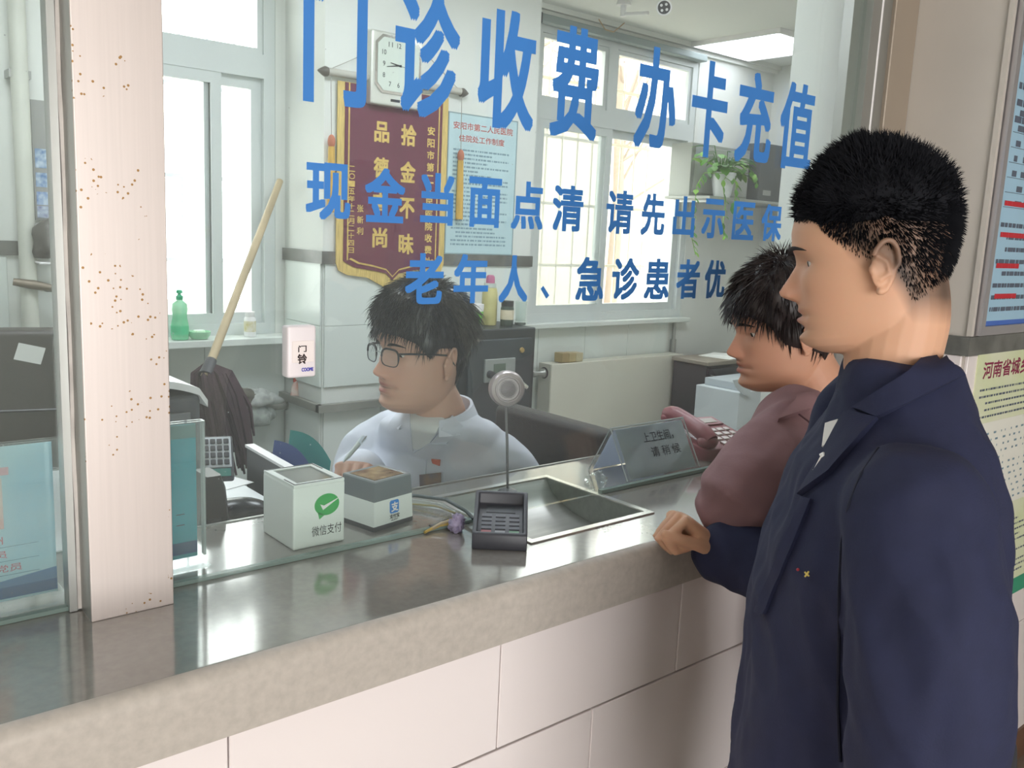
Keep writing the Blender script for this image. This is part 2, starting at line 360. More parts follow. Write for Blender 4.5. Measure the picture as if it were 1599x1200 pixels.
# service window glass: main pane with vinyl lettering, left pane
wg = thing('window_3', 'large glass pane of the service window with blue lettering', None, (1.2, GY, CT), kind='structure')
ov = MB().box(.300, 2.035, GY-.004, GY+.004, CT+.0015, 2.36)
part(wg, 'pane', ov, M_glass)
part(wg, 'bottom_edge', MB().box(.396, .935, GY-.005, GY+.005, CT+.0005, CT+.006).box(1.243, 2.03, GY-.005, GY+.005, CT+.0005, CT+.008), M_edge)
rows = [
 (1.765, 1.950, .022, [('门', 471, 571, 60), ('诊', 614, 715, 90), ('收', 744, 833, 115), ('费', 858, 932, 135), ('办', 990, 1054, 155), ('卡', 1077, 1133, 170), ('充', 1148, 1204, 185), ('值', 1215, 1268, 195)]),
 (1.605, 1.685, .028, [('现', 475, 545, 302), ('金', 567, 630, 308), ('当', 654, 706, 312), ('面', 729, 780, 316), ('点', 796, 846, 320), ('清', 860, 908, 324), ('请', 944, 986, 328), ('先', 999, 1036, 330), ('出', 1049, 1083, 333), ('示', 1094, 1129, 336), ('医', 1142, 1176, 338), ('保', 1187, 1219, 340)]),
 (1.481, 1.561, .028, [('老', 630, 690, 435), ('年', 706, 760, 435), ('人', 777, 822, 435), ('急', 897, 941, 434), ('诊', 953, 995, 433), ('患', 1004, 1043, 433), ('者', 1054, 1090, 432), ('优', 1098, 1130, 432)]),
]
for z0, z1, bold, chars in rows:
    for ch, xa, xb, py in chars:
        a = A(xa, py, y=GY).x; b = A(xb, py, y=GY).x
        part(wg, 'character', put_text(MB(), ch, (a, GY-.0042, z0), X, Z, b-a, z1-z0, bold), M_blue)
a = A(841, 460, y=GY); b = A(854, 460, y=GY)
part(wg, 'comma', MB().prism([(a.x, GY-.0045, 1.504), (a.x+.006, GY-.0045, 1.509), (b.x+.002, GY-.0045, 1.492), (b.x-.005, GY-.0045, 1.486)], (0, .0002, 0)), M_blue)
wl = thing('window_4', 'narrow glass pane left of the steel post', None, (-.3, GY, CT), kind='structure')
part(wl, 'pane', MB().box(-.85, .284, GY-.004, GY+.004, CT+.0015, 2.36), M_glass)
part(wl, 'bottom_edge', MB().box(-.85, .284, GY-.005, GY+.005, CT+.0005, CT+.006), M_edge)
part(wl, 'sealant', MB().tube([(.2895, GY-.006, CT+.002)]+[(.2895+.0012*math.sin(k*1.7), GY-.006, CT+.05+k*.06) for k in range(20)]+[(.2895, GY-.006, 2.34)], .0045, 6), mat('sealant', 'd9d2cb', .7, var=.2, scale=30), 40)
part(wl, 'edge_trim', MB().box(.276, .285, GY-.012, GY+.012, CT+.001, 2.34), M_alu)

# steel clad post
mp = M_steel.copy(); mp.name = 'rusty_steel'; nt = mp.node_tree; bs = nt.nodes['Principled BSDF']
ramp = [n for n in nt.nodes if n.type == 'VALTORGB'][0]
tc = nt.nodes.new('ShaderNodeTexCoord'); vo = nt.nodes.new('ShaderNodeTexVoronoi'); vo.inputs['Scale'].default_value = 130; nt.links.new(tc.outputs['Object'], vo.inputs['Vector'])
nz = nt.nodes.new('ShaderNodeTexNoise'); nz.inputs['Scale'].default_value = 9; nt.links.new(tc.outputs['Object'], nz.inputs[0])
lt = nt.nodes.new('ShaderNodeMath'); lt.operation = 'LESS_THAN'; lt.inputs[1].default_value = .20; nt.links.new(vo.outputs['Distance'], lt.inputs[0])
gt = nt.nodes.new('ShaderNodeMath'); gt.operation = 'GREATER_THAN'; gt.inputs[1].default_value = .55; nt.links.new(nz.outputs[0], gt.inputs[0])
mu = nt.nodes.new('ShaderNodeMath'); mu.operation = 'MULTIPLY'; nt.links.new(lt.outputs[0], mu.inputs[0]); nt.links.new(gt.outputs[0], mu.inputs[1])
mixc = nt.nodes.new('ShaderNodeMix'); mixc.data_type = 'RGBA'; mixc.inputs['B'].default_value = (*lin('9c7748'), 1)
nt.links.new(mu.outputs[0], mixc.inputs['Factor']); nt.links.new(ramp.outputs[0], mixc.inputs['A']); nt.links.new(mixc.outputs['Result'], bs.inputs['Base Color'])
bs.inputs['Metallic'].default_value = .6; bs.inputs['Roughness'].default_value = .42
po = thing('trim_7', 'brushed steel clad post with rust specks dividing the glass panes', None, (.34, 1.14, CT), kind='structure')
part(po, 'front_cladding', MB().rbox(.290, .391, 1.118, 1.122, CT, 2.36, .0012, 2), mp)
part(po, 'side_cladding', MB().box(.2905, .2935, 1.1225, 1.172, CT, 2.36).box(.3875, .3905, 1.1225, 1.168, CT, 2.36), M_alu)
part(po, 'core', MB().box(.2945, .3865, 1.1225, 1.168, CT, 2.36), M_dark)
# aluminium frame on the right of the glass
fr = thing('trim_8', 'grey aluminium frame at the right edge of the glass', None, (2.1, 1.15, CT), kind='structure')
part(fr, 'glazing_bar', MB().box(2.036, 2.075, GY-.02, GY+.02, CT, 2.36).box(1.995, 2.036, GY+.005, GY+.03, CT, 2.36), M_alu)
part(fr, 'white_seal', MB().tube([(2.079, GY-.016, CT), (2.079, GY-.016, 2.36)], .006, 8), M_white, 60)
part(fr, 'channel', MB().box(2.086, 2.137, GY-.012, GY+.02, CT, 2.36), M_alu)
part(fr, 'cover_plate', MB().rbox(2.137, 2.249, GY-.022, GY+.03, CT, 2.36, .002, 1), mat('cover_beige', 'a59889', .45, .2))

# -------------------------------------------------- counter slab with the tray opening
TX0, TX1, TY0, TY1 = .947, 1.232, 1.040, 1.318
SB = 1.388
def prof(y0, y1, rounded):
    z0, z1 = 1.016, CT; p = []
    if rounded:
        r = .018
        p = [(y0, z0)]+[(y0+r-r*math.cos(a), z1-r+r*math.sin(a)) for a in [PI/2*k/6 for k in range(7)]]+[(y0+r+.003, z1)]
    else: p = [(y0, z0), (y0, z1)]
    return p+[(y1, z1), (y1, z0)]
def ext(mb, x0, x1, p): return mb.loft([[(x0, y, z) for y, z in p], [(x1, y, z) for y, z in p]])
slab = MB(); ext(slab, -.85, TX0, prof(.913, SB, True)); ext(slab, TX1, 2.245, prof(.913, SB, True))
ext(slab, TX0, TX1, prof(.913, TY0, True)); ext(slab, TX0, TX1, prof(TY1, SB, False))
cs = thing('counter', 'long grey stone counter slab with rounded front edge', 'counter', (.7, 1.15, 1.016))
so_ = part(cs, 'slab', slab, [M_stone_shade, M_stone_lit], 40)
for p in so_.data.polygons: p.material_index = 0 if p.normal.z > .999 else 1      # polished top darker, honed bullnose and front paler: shade and light put into colour
part(cs, 'rear_edge_trim', MB().box(-.85, 2.03, SB, SB+.006, 1.05, CT+.002), M_alu)
tr = thing('cash_tray', 'recessed stainless steel cash tray in the counter under the glass', 'tray', ((TX0+TX1)/2, 1.18, CT-.05))
scoop = []
for k in range(15):
    t = k/14; y = TY0+.004+(TY1-TY0-.008)*t; z = CT-.055*(math.sin(PI*t)**.6)-.001
    scoop.append([(TX0+.004, y, z), (TX1-.004, y, z)])
mbs = MB(); mbs.sheet(scoop)
for xx in (TX0+.004, TX1-.004):
    for k in range(14):
        a = scoop[k][0]; b = scoop[k+1][0]; mbs.add([(xx, a[1], a[2]), (xx, b[1], b[2]), (xx, b[1], CT), (xx, a[1], CT)], [(0, 1, 2, 3)])
sc_o = part(tr, 'pan', mbs, mat('tray_steel', 'a6aaa4', .34, .8, var=.12, scale=4, stretch=(1, 20, 20)), 50)
rim = MB(); t_ = .009
rim.box(TX0-t_, TX1+t_, TY0-t_, TY0+.004, CT, CT+.0025).box(TX0-t_, TX1+t_, TY1-.004, TY1+t_, CT, CT+.0025).box(TX0-t_, TX0+.004, TY0+.004, TY1-.004, CT, CT+.0025).box(TX1-.004, TX1+t_, TY0+.004, TY1-.004, CT, CT+.0025)
part(tr, 'rim', rim, mat('rim_steel', 'e9e7e2', .2, .8))

# -------------------------------------------------- ceiling lamp of the room, cornice things, CCTV
cl = thing('ceiling_light', 'square flat white ceiling panel light at the back right', 'light', (4.34, 3.1, 2.66))
part(cl, 'frame', bars(MB(), 4.07, 4.61, 0, .01, 0, 1, .0).box(4.07, 4.61, 2.80, 2.815, 2.655, 2.68).box(4.07, 4.61, 3.365, 3.38, 2.655, 2.68).box(4.07, 4.085, 2.815, 3.365, 2.655, 2.68).box(4.595, 4.61, 2.815, 3.365, 2.655, 2.68) if False else MB().box(4.07, 4.61, 2.80, 2.815, 2.655, 2.68).box(4.07, 4.61, 3.365, 3.38, 2.655, 2.68).box(4.07, 4.085, 2.815, 3.365, 2.655, 2.68).box(4.595, 4.61, 2.815, 3.365, 2.655, 2.68), M_white)
part(cl, 'diffuser', MB().box(4.085, 4.595, 2.815, 3.365, 2.66, 2.675), mat('panel_light', 'f4f4ff', .5, emit=5.0))
for (lx, ly, lb) in ((.5, 2.3, 'added unseen panel light brightening the desk and printer'), (1.75, 2.1, 'flat ceiling panel light above the clerk'), (3.1, 2.0, 'flat ceiling panel light in front of the barred window')):  # panels added out of view to brighten the room
    c2 = thing('ceiling_light', lb, 'light', (lx, ly, 2.66))
    part(c2, 'frame', MB().box(lx-.3, lx+.3, ly-.3, ly+.3, 2.668, 2.68), M_white); part(c2, 'diffuser', MB().box(lx-.28, lx+.28, ly-.28, ly+.28, 2.66, 2.668), mat('panel_light_added', 'f4f6ff', .5, emit=15.0))
rail = thing('curtain_rail', 'grey curtain rail box above the barred window', 'curtain rail', (3.6, YB-.04, 2.61))
part(rail, 'housing', MB().rbox(2.96, 4.22, YB-.055, YB-.001, 2.595, 2.632, .006), mat('rail_grey', '8b9696', .5, .2))
part(rail, 'end_cap', MB().rbox(2.945, 2.962, YB-.06, YB-.001, 2.585, 2.634, .004), M_dark); part(rail, 'wire', MB().tube([A(935, 30, y=3.35), A(945, 46, y=3.34), A(958, 50, y=3.34), A(975, 36, y=3.35)], .003, 6), mat('wire_tan', 'b99a72', .6))
cc = thing('security_camera', 'small white bullet security camera on a ceiling bracket', 'camera', A(975, 14, z=2.68))
b0 = A(974, 8, z=2.665); tip = A(1037, 12, z=2.60); mid = A(1012, 20, z=2.61)
part(cc, 'mount', MB().lathe([(.03, .016), (.034, .008), (.034, 0), (.0, 0)], 20, (b0.x, b0.y, 2.664)).lathe([(.014, 0), (.014, -.05)], 12, (b0.x, b0.y, 2.664)), M_white, 40)
part(cc, 'arm', MB().tube([(b0.x, b0.y, 2.625), mid], .008, 10), M_white, 60)
ax = (Vector((0, 0, 1.75))-tip).normalized()
hd = part(cc, 'body', MB().lathe([(.0, -.11), (.026, -.11), (.03, -.10), (.03, .015), (.033, .02), (.034, .03), (.029, .032)], 24, tip, ax), M_white, 40)
part(cc, 'lens_plate', MB().lathe([(.028, .030), (.027, .033), (.0, .033)], 24, tip, ax), M_dark, 40, hd)
ux = ax.orthogonal().normalized(); uy = ax.cross(ux)
for k in range(4):
    part(cc, 'infrared_lamp', MB().lathe([(.006, .033), (.006, .036), (.0, .037)], 10, tip+(ux*math.cos(k*PI/2)+uy*math.sin(k*PI/2))*.015, ax), M_white, 40, hd)

# -------------------------------------------------- outside: pale building and bare branches
ob = thing('building', 'pale beige building seen through the barred window', 'building', (6.4, 9, 0))
part(ob, 'facade', MB().box(5.2, 12.5, 9.0, 9.4, 0, 4.4), mat('facade', 'e6d6c3', .8, var=.1, scale=1.5)); part(ob, 'parapet', MB().box(5.1, 12.6, 8.9, 9.45, 4.4, 4.6), mat('parapet', 'd9b45c', .7))
def tree(px, base_xy, h, seed, label):
    rnd = random.Random(seed); t = thing('bare_tree', label, 'tree', (*base_xy, 0), group='bare trees outside the windows')
    tb = MB(); bb = MB(); o = Vector((*base_xy, 0)); tb.tube([o, o+Vector((.05, 0, h*.4)), o+Vector((-.03, .05, h*.75)), o+Vector((.06, .02, h))], [.09, .07, .045, .015], 8)
    for k in range(16):
        s = o+Vector((0, 0, h*(.35+.6*rnd.random()))); d = Vector((rnd.uniform(-1, 1), rnd.uniform(-.6, .6), rnd.uniform(.2, 1))).normalized(); L = rnd.uniform(.7, 1.6)
        p1 = s+d*L*.5+Vector((0, 0, .05)); p2 = s+d*L+Vector((rnd.uniform(-.2, .2), 0, .2)); bb.tube([s, p1, p2], [.02, .013, .004], 5)
        for q in range(3):
            e = p1.lerp(p2, rnd.random()); bb.tube([e, e+Vector((rnd.uniform(-.4, .4), rnd.uniform(-.2, .2), rnd.uniform(-.1, .45)))], [.007, .002], 4)
    part(t, 'trunk', tb, mat('bark', '8f8072', .9), 60); part(t, 'branches', bb, MATS['bark'], 60)
tree(0, (6.1, 7.2), 4.6, 3, 'bare leafless tree outside the left half of the barred window'); tree(0, (8.0, 7.6), 5.0, 5, 'bare leafless tree outside the right half of the barred window')
struct('ground_outside', MB().box(-8, 16, 3.7, 20, -.3, -.2), mat('yard', 'b5b0a8', .9), 'pale yard outside the windows')
# ================================================================== THINGS ON THE PILLAR AND WINDOW WALL
yb = PYF-.018
bn = thing('award_banner', 'maroon silk award pennant with gold characters hanging on the pillar', 'banner', (1.97, yb, 1.35))
xl, xr = 1.722, 2.222; xc = (xl+xr)/2; zt_, zc_, zp_ = 2.125, 1.455, 1.362
def shield(ins, zt, y, tipdz=0., n=9):
    a, b = xl+ins, xr-ins; c = xc; pts = [(b, y, zt), (a, y, zt)]
    L = [(a, zc_+ins*.2), (a+.012, zc_-.028+ins), (a+.05, zc_-.045+ins), (a+(c-a)*.55, zc_-.055+ins), (c-.03, zp_+.028+ins*.9-tipdz), (c, zp_+ins*.9-tipdz)]
    pts += [(x, y, z) for x, z in L]+[(2*c-x, y, z) for x, z in L[-2::-1]]
    return pts
part(bn, 'gold_fringe', MB().prism(shield(-.004, zt_, yb, .03), (0, .004, 0)), mat('fringe_gold', 'd9bd72', .7, var=.35, scale=40, stretch=(6, 1, .4)))
part(bn, 'maroon_cloth', MB().prism(shield(.026, zt_-.002, yb-.003), (0, .002, 0)), M_maroon)
# thin gold line: ring between two insets
mbl = MB(); o1 = shield(.040, zt_, yb-.0045); o2 = shield(.046, zt_, yb-.0045)
mbl.add(o1+o2, [(i, i+1, i+1+len(o1), i+len(o1)) for i in range(1, len(o1)-1)]+[(len(o1)-1, 0, len(o1), 2*len(o1)-1)])
part(bn, 'gold_line', mbl, M_gold)
part(bn, 'rod', MB().tube([(xl-.06, yb-.004, 2.150), (xr+.07, yb-.004, 2.158)], .014, 12), mat('rod_grey', 'b9b6ad', .5), 60)
for xx, s in ((xl-.062, -1), (xr+.072, 1)):
    part(bn, 'finial', MB().lathe([(.0, -.014), (.017, -.012), (.019, 0), (.013, .012), (.004, .026), (.0, .03)], 14, (xx, yb-.004, 2.152+.003*s), (s, 0, 0)), mat('finial_dark', '5d5850', .4), 50)
part(bn, 'hanging_cord', MB().tube([(xl-.03, yb-.006, 2.165), (xc+.05, yb-.006, 2.335), (xr+.04, yb-.006, 2.17)], .0016, 5), mat('cord_grey', 'a9a69e', .8))
for xx in (1.687, 2.288):
    z1 = 1.913
    ta = part(bn, 'tassel', MB().tube([(xx, yb-.012, z1-.03), (xx+.001, yb-.012, 1.78), (xx+.003, yb-.012, 1.642)], [.012, .0145, .016], 10), mat('tassel_gold', 'd3a94e', .7, var=.25, scale=80, stretch=(4, 4, .2)), 50)
    part(bn, 'tassel_knot', MB().ell((xx, yb-.012, z1-.012), .0145, .0145, .026), mat('tassel_red', 'b56d52', .7), 50, ta)
    part(bn, 'tassel_cord', MB().tube([(xx, yb-.012, z1), (xx-.004, yb-.01, 2.14)], .0015, 5), MATS['cord_grey'], None, ta)
def vtext(s, x, ztop, wd, pitch, bold, y, m, name, t, ht=None):
    for k, ch in enumerate(s):
        part(t, name, put_text(MB(), ch, (x-wd/2, y, ztop-pitch*k-(ht or wd)), X, Z, wd, ht or wd, bold), m)
vtext('拾金不昧', A(637, 230, y=yb).x, A(637, 195, y=yb).z, .072, .142, .03, yb-.0035, M_gold, 'character', bn, .082)
vtext('品德高尚', A(595, 230, y=yb).x, A(595, 190, y=yb).z, .068, .135, .03, yb-.0035, M_gold, 'character', bn, .078)
vtext('安阳市第二人民医院收费处', A(672, 230, y=yb).x, A(672, 198, y=yb).z, .036, .0475, .03, yb-.0035, M_gold, 'small_character', bn, .034)
vtext('二〇一五年十二月二十四日', A(549, 260, y=yb).x, A(549, 259, y=yb).z, .026, .028, .02, yb-.0035, M_gold, 'small_character', bn, .022)
vtext('张新利', A(562, 320, y=yb).x, A(562, 320, y=yb).z, .028, .043, .02, yb-.0035, M_gold, 'small_character', bn, .028)
# clock in front of the banner top
yc = 3.045
ck = thing('wall_clock', 'square silver wall clock with cut corners above the pennant', 'clock', (1.98, yc, 2.07))
def octa(x0, x1, z0, z1, c, y): return [(x1-c, y, z0), (x1, y, z0+c), (x1, y, z1-c), (x1-c, y, z1), (x0+c, y, z1), (x0, y, z1-c), (x0, y, z0+c), (x0+c, y, z0)]
cx0, cx1, cz0, cz1 = 1.838, 2.072, 2.055, 2.325
part(ck, 'case', MB().rbox(cx0, cx1, yc, 3.098, cz0, cz1, .008), mat('clock_silver', 'd6d7cf', .3, .4)); 
part(ck, 'bezel', MB().prism(octa(cx0+.014, cx1-.014, cz0+.045, cz1-.012, .03, yc-.004), (0, .004, 0)), M_chrome)
part(ck, 'dial', MB().prism(octa(cx0+.024, cx1-.024, cz0+.055, cz1-.022, .026, yc-.006), (0, .0025, 0)), mat('dial', 'ccd5cb', .4))
ccx, ccz = (cx0+cx1)/2, (cz0+cz1)/2+.017
for h in range(1, 13):
    a = PI/2-h*PI/6; wd = .018 if h > 9 else .010; k = 1/max(abs(math.cos(a)), abs(math.sin(a)), .8)
    part(ck, 'numeral', put_text(MB(), str(h), (ccx+.066*k*math.cos(a)-wd/2, yc-.006, ccz+.072*k*math.sin(a)-.009), X, Z, wd, .018, .01), M_ink)
def hand(a, L, wd): 
    d = Vector((math.cos(a), 0, math.sin(a))); n = Vector((-d.z, 0, d.x)); o = Vector((ccx, yc-.0075, ccz))
    return MB().prism([o-d*.012-n*wd, o-d*.012+n*wd, o+d*L+n*wd*.4, o+d*L-n*wd*.4], (0, .0008, 0))
part(ck, 'hour_hand', hand(PI*.95, .038, .0035), M_ink); part(ck, 'minute_hand', hand(PI*1.06, .055, .0028), M_ink); part(ck, 'second_hand', hand(-.1, .05, .001), M_ink)
part(ck, 'lower_strip', put_text(MB(), 'Quartz', (ccx-.05, yc-.001, cz0+.016), X, Z, .05, .014, 0) if False else MB().box(ccx-.03, ccx+.012, yc-.001, yc, cz0+.017, cz0+.027), M_ink)
# work rules notice
nz_ = thing('wall_notice', 'pale blue notice with red heading beside the maroon pennant', 'notice', (2.42, yb, 1.48))
nx0, nx1, nz0, nz1 = 2.236, 2.602, 1.500, 2.072
part(nz_, 'board', MB().box(nx0, nx1, PYF-.012, PYF-.001, nz0, nz1), mat('notice_blue', 'b9d3d9', .5, var=.04, scale=6)); part(nz_, 'edge_strip', bars(MB(), nx0-.004, nx1+.004, nz0-.004, nz1+.004, PYF-.013, PYF-.001, .005), mat('notice_edge', '8fa3a6', .4))
part(nz_, 'heading_line', put_text(MB(), '安阳市第二人民医院', (nx0+.022, PYF-.0125, nz1-.062), X, Z, .320, .030, .015), mat('heading_red', 'c0655f', .7)); part(nz_, 'heading_line', put_text(MB(), '住院处工作制度', (nx0+.052, PYF-.0125, nz1-.110), X, Z, .245, .028, .015), mat('heading_red', 'c0655f', .7))
def dashes(t, name, m, o, u, v, wd, ht, n, seed, hfrac=.5, gap=.012, fill=.95, nrm=.0006):
    """rows of short flat printed marks: small print too fine to read"""
    r = random.Random(seed); mb = MB(); u = Vector(u); v = Vector(v); nn = u.cross(v)*nrm; o = Vector(o)
    for i in range(n):
        zz = ht*(1-(i+.75)/n); h = ht/n*hfrac; x = r.choice([0, 0, .08])*wd; end = wd*(fill if r.random() < .7 else r.uniform(.35, .9))
        while x < end:
            L = r.uniform(.6, 3.2)*h; a = o+u*x+v*zz+nn; L = min(L, end-x)
            mb.add([a, a+u*L, a+u*L+v*h, a+v*h], [(0, 1, 2, 3)]); x += L+gap*wd*r.uniform(.6, 1.6)
    return tag(part(t, name, mb, m), None, kind='stuff')
M_small = mat('print_grey', '7f9aa6', .7)
dashes(nz_, 'small_print', M_small, (nx0+.025, PYF-.0122, nz0+.03), X, Z, nx1-nx0-.05, nz1-nz0-.165, 24, 4, .42)
# vertical white pipe and fittings left of the window
pp = thing('wall_pipe', 'white vertical heating pipe on the wall at far left', 'pipe', (.712, 3.36, FZ))
part(pp, 'pipe', MB().tube([(.712, 3.36, FZ), (.712, 3.36, 2.68)], .027, 16), mat('pipe_white', 'd2d3c8', .5, var=.12, scale=5), 60)
vz = A(30, 445, y=3.33).z
v_ = part(pp, 'valve', MB().tube([(.66, 3.335, vz+.01), (.72, 3.325, vz), (.79, 3.30, vz-.012)], [.012, .016, .009], 10).ell((.80, 3.295, vz-.014), .016, .01, .01), mat('brass_old', '8a7f70', .5, .5), 50)
part(pp, 'bracket', MB().box(.68, .745, 3.35, YB, 2.02, 2.045), M_alu)
pw = thing('reflection_sheet', 'narrow blue and grey sheet painted as a glass reflection beside the white pipe', 'painted reflection', (.84, YB-.01, 1.5))  # reflection in the glass, put into the colours of a solid sheet
q0 = A(47, 155, y=YB-.008); q1 = A(90, 345, y=YB-.008)
part(pw, 'sheet', MB().box(q0.x, q1.x, YB-.010, YB-.002, q1.z, q0.z), mat('reflection_grey', '9a9a96', .5, var=.15, scale=5))
for k, (f0, f1, cc_) in enumerate(((.40, .56, '4673a8'), (.60, .72, '4a76ab'), (.76, .87, '5a7fbb'), (.88, .98, '5f5f96'))):
    part(pw, 'reflection_band', MB().box(q0.x+.006, q1.x-.004, YB-.0115, YB-.010, q0.z+(q1.z-q0.z)*f1, q0.z+(q1.z-q0.z)*f0), mat('band_%d' % k, cc_, .5, var=.5, scale=45, col2='c9d6df'))
rk = thing('towel_rack', 'white wire towel rack on the tiled wall by the pipe', 'rack', (.85, 3.38, 1.3))
r0 = A(52, 400, y=3.36); r1 = A(98, 465, y=3.36)
for xx in (r0.x, r0.x+.2): part(rk, 'back_rail', MB().tube([(xx, 3.39, r0.z), (xx, 3.39, r1.z)], .006, 8), M_white, 60)
for k in range(3): part(rk, 'shelf_bar', MB().tube([(r0.x, 3.39, r0.z-.015), (r0.x, 3.27+.04*k, r0.z-.02), (r0.x+.2, 3.27+.04*k, r0.z-.02), (r0.x+.2, 3.39, r0.z-.015)], .004, 8), M_white, 60)
part(rk, 'towel_bar', MB().tube([(r0.x, 3.39, r1.z+.03), (r0.x+.03, 3.33, r1.z+.025), (r0.x+.2, 3.33, r1.z+.025), (r0.x+.2, 3.39, r1.z+.03)], .004, 8), M_chrome, 60)
bgm = mat('bag_dark', '5d5a55', .5, var=.4, scale=18)
def lump(c, rx, ry, rz, seed, amp=.25, fr=9., seg=22, rows=14, flat=True):
    mb = MB(); mb.ell((0, 0, 0), rx, ry, rz, None, seg, rows); out = []
    for p in mb.v:
        v = Vector(p); n = 1+amp*noise.noise(v*fr*(0.05/max(rx, ry, rz))*20*.05+Vector((seed*3.1, 0, seed)))*1.6+amp*.5*noise.noise(v*fr*2.2+Vector((seed, seed*2, 0)))
        w_ = v*n
        if flat and w_.z < -rz*.8: w_.z = -rz*.8
        out.append(Vector(c)+w_)
    mb.v = out; return mb
bc = A(75, 368, y=3.30)
tag(lump((bc.x+.02, 3.32, r0.z+.055), .06, .05, .075, 3, .3, 30).build('plastic_bag', bgm, None, 70), 'dark crumpled bag on the white wire rack', 'bag')
tw = thing('towel', 'turquoise towel hanging from the wire rack', 'towel', (.93, 3.33, 1.1)); tz = r1.z+.028
part(tw, 'cloth', MB().sheet([[(r0.x+.125+.065*k/6, 3.322-.004*math.sin(k*1.9)-(.003 if j else 0), tz-j*.028) for k in range(7)] for j in range(8)]).sheet([[(r0.x+.125+.065*k/6, 3.338+.003*math.sin(k*1.7), tz-j*.026) for k in range(7)] for j in range(7)]), mat('towel_teal', '7fb9bb', .9), 60)
part(tw, 'clip', MB().rbox(r0.x+.13, r0.x+.165, 3.31, 3.345, tz-.045, tz+.008, .003), M_black)

# ---------------------------------------------------- left window sill and under it
bt = thing('dish_soap_bottle', 'translucent green dish soap bottle on the window sill', 'bottle', A(281, 527, y=3.34))
bt.location.z = 1.146; g_ = mat('soap_green', '7fd9a8', .2, alpha=.75)
ol = tuple(bt.location)
part(bt, 'body', MB().lathe([(.0, 0), (.030, .002), (.033, .02), (.031, .06), (.026, .085), (.029, .115), (.027, .135), (.012, .147), (.010, .152)], 20, ol), g_, 50)
part(bt, 'label_print', MB().lathe([(.0335, .022), (.0325, .055)], 20, ol), mat('soap_label', '4fc08c', .4), 50)
part(bt, 'cap', MB().lathe([(.012, .150), (.013, .163), (.008, .167), (.006, .172), (.012, .176), (.010, .186), (.0, .188)], 16, ol), mat('cap_green', '1fae7e', .35), 50)
bw = thing('soap_dish', 'shallow green bowl on the window sill beside soap bottle', 'bowl', (A(312, 525, y=3.33).x, 3.335, 1.146)); ol = tuple(bw.location)
part(bw, 'bowl', MB().lathe([(.0, 0), (.03, .002), (.040, .016), (.042, .030), (.039, .030), (.036, .016), (.0, .008)], 22, ol), mat('bowl_green', 'a9dfba', .4), 50); part(bw, 'soap_bar', MB().rbox(ol[0]-.02, ol[0]+.02, ol[1]-.014, ol[1]+.014, 1.157, 1.181, .006), mat('soap', 'cfe8cf', .5))
pb = thing('pill_bottle', 'white plastic pill bottle with gold label on the sill', 'bottle', (A(392, 524, y=3.34).x, 3.35, 1.146)); ol = tuple(pb.location)
part(pb, 'body', MB().lathe([(.0, 0), (.022, .001), (.023, .01), (.023, .07), (.017, .08)], 18, ol), M_white, 50); part(pb, 'label_print', MB().lathe([(.0235, .02), (.0235, .062)], 18, ol), mat('pill_label', 'c9bd7a', .5, var=.4, scale=40, col2='eeeae0'), 50); part(pb, 'cap', MB().lathe([(.018, .079), (.019, .082), (.019, .098), (.0, .099)], 18, ol), M_white, 50)
# mop leaning against the wall
mo = thing('mop', 'string mop with long wooden handle and dark maroon head', 'mop', (1.12, 3.1, FZ))
mt = A(437, 283, y=3.36); mbm = A(328, 568, y=2.86)
part(mo, 'handle', MB().tube([mbm-(mt-mbm)*.06, mbm.lerp(mt, .5), mt], [.015, .0145, .0135], 10), mat('mop_wood', 'b8a585', .6, var=.2, scale=10, stretch=(1, 1, .1)), 60)
part(mo, 'clamp', MB().tube([mbm-(mt-mbm).normalized()*.05, mbm+(mt-mbm).normalized()*.015], [.024, .018], 10), M_dark, 60)
rnd = random.Random(2); hb = MB()
top = mbm+Vector((-.005, 0, -.005))
for k in range(150):
    a = rnd.uniform(0, 2*PI); r = rnd.uniform(.02, .085); L = rnd.uniform(.17, .34)*(1 if r > .03 else .8)
    c_, s_ = math.cos(a)*r, math.sin(a)*r*.7; dx = .045
    hb.tube([top+Vector((c_*.2, s_*.2, .0)), top+Vector((c_*.75+.01, s_*.75, -.025)), top+Vector((c_+.02+.2*dx, s_, -.10)), top+Vector((c_*1.05+.02+.7*dx, s_, -.10-(L-.1)*.6)), top+Vector((c_*1.05+.03+dx+rnd.uniform(-.01, .01), s_, -.10-L*.85))], [.006, .008, .0085, .008, .004], 5)
tag(part(mo, 'string_head', hb, mat('mop_strings', '453139', .95, var=.3, scale=60), 60), None, kind='stuff')
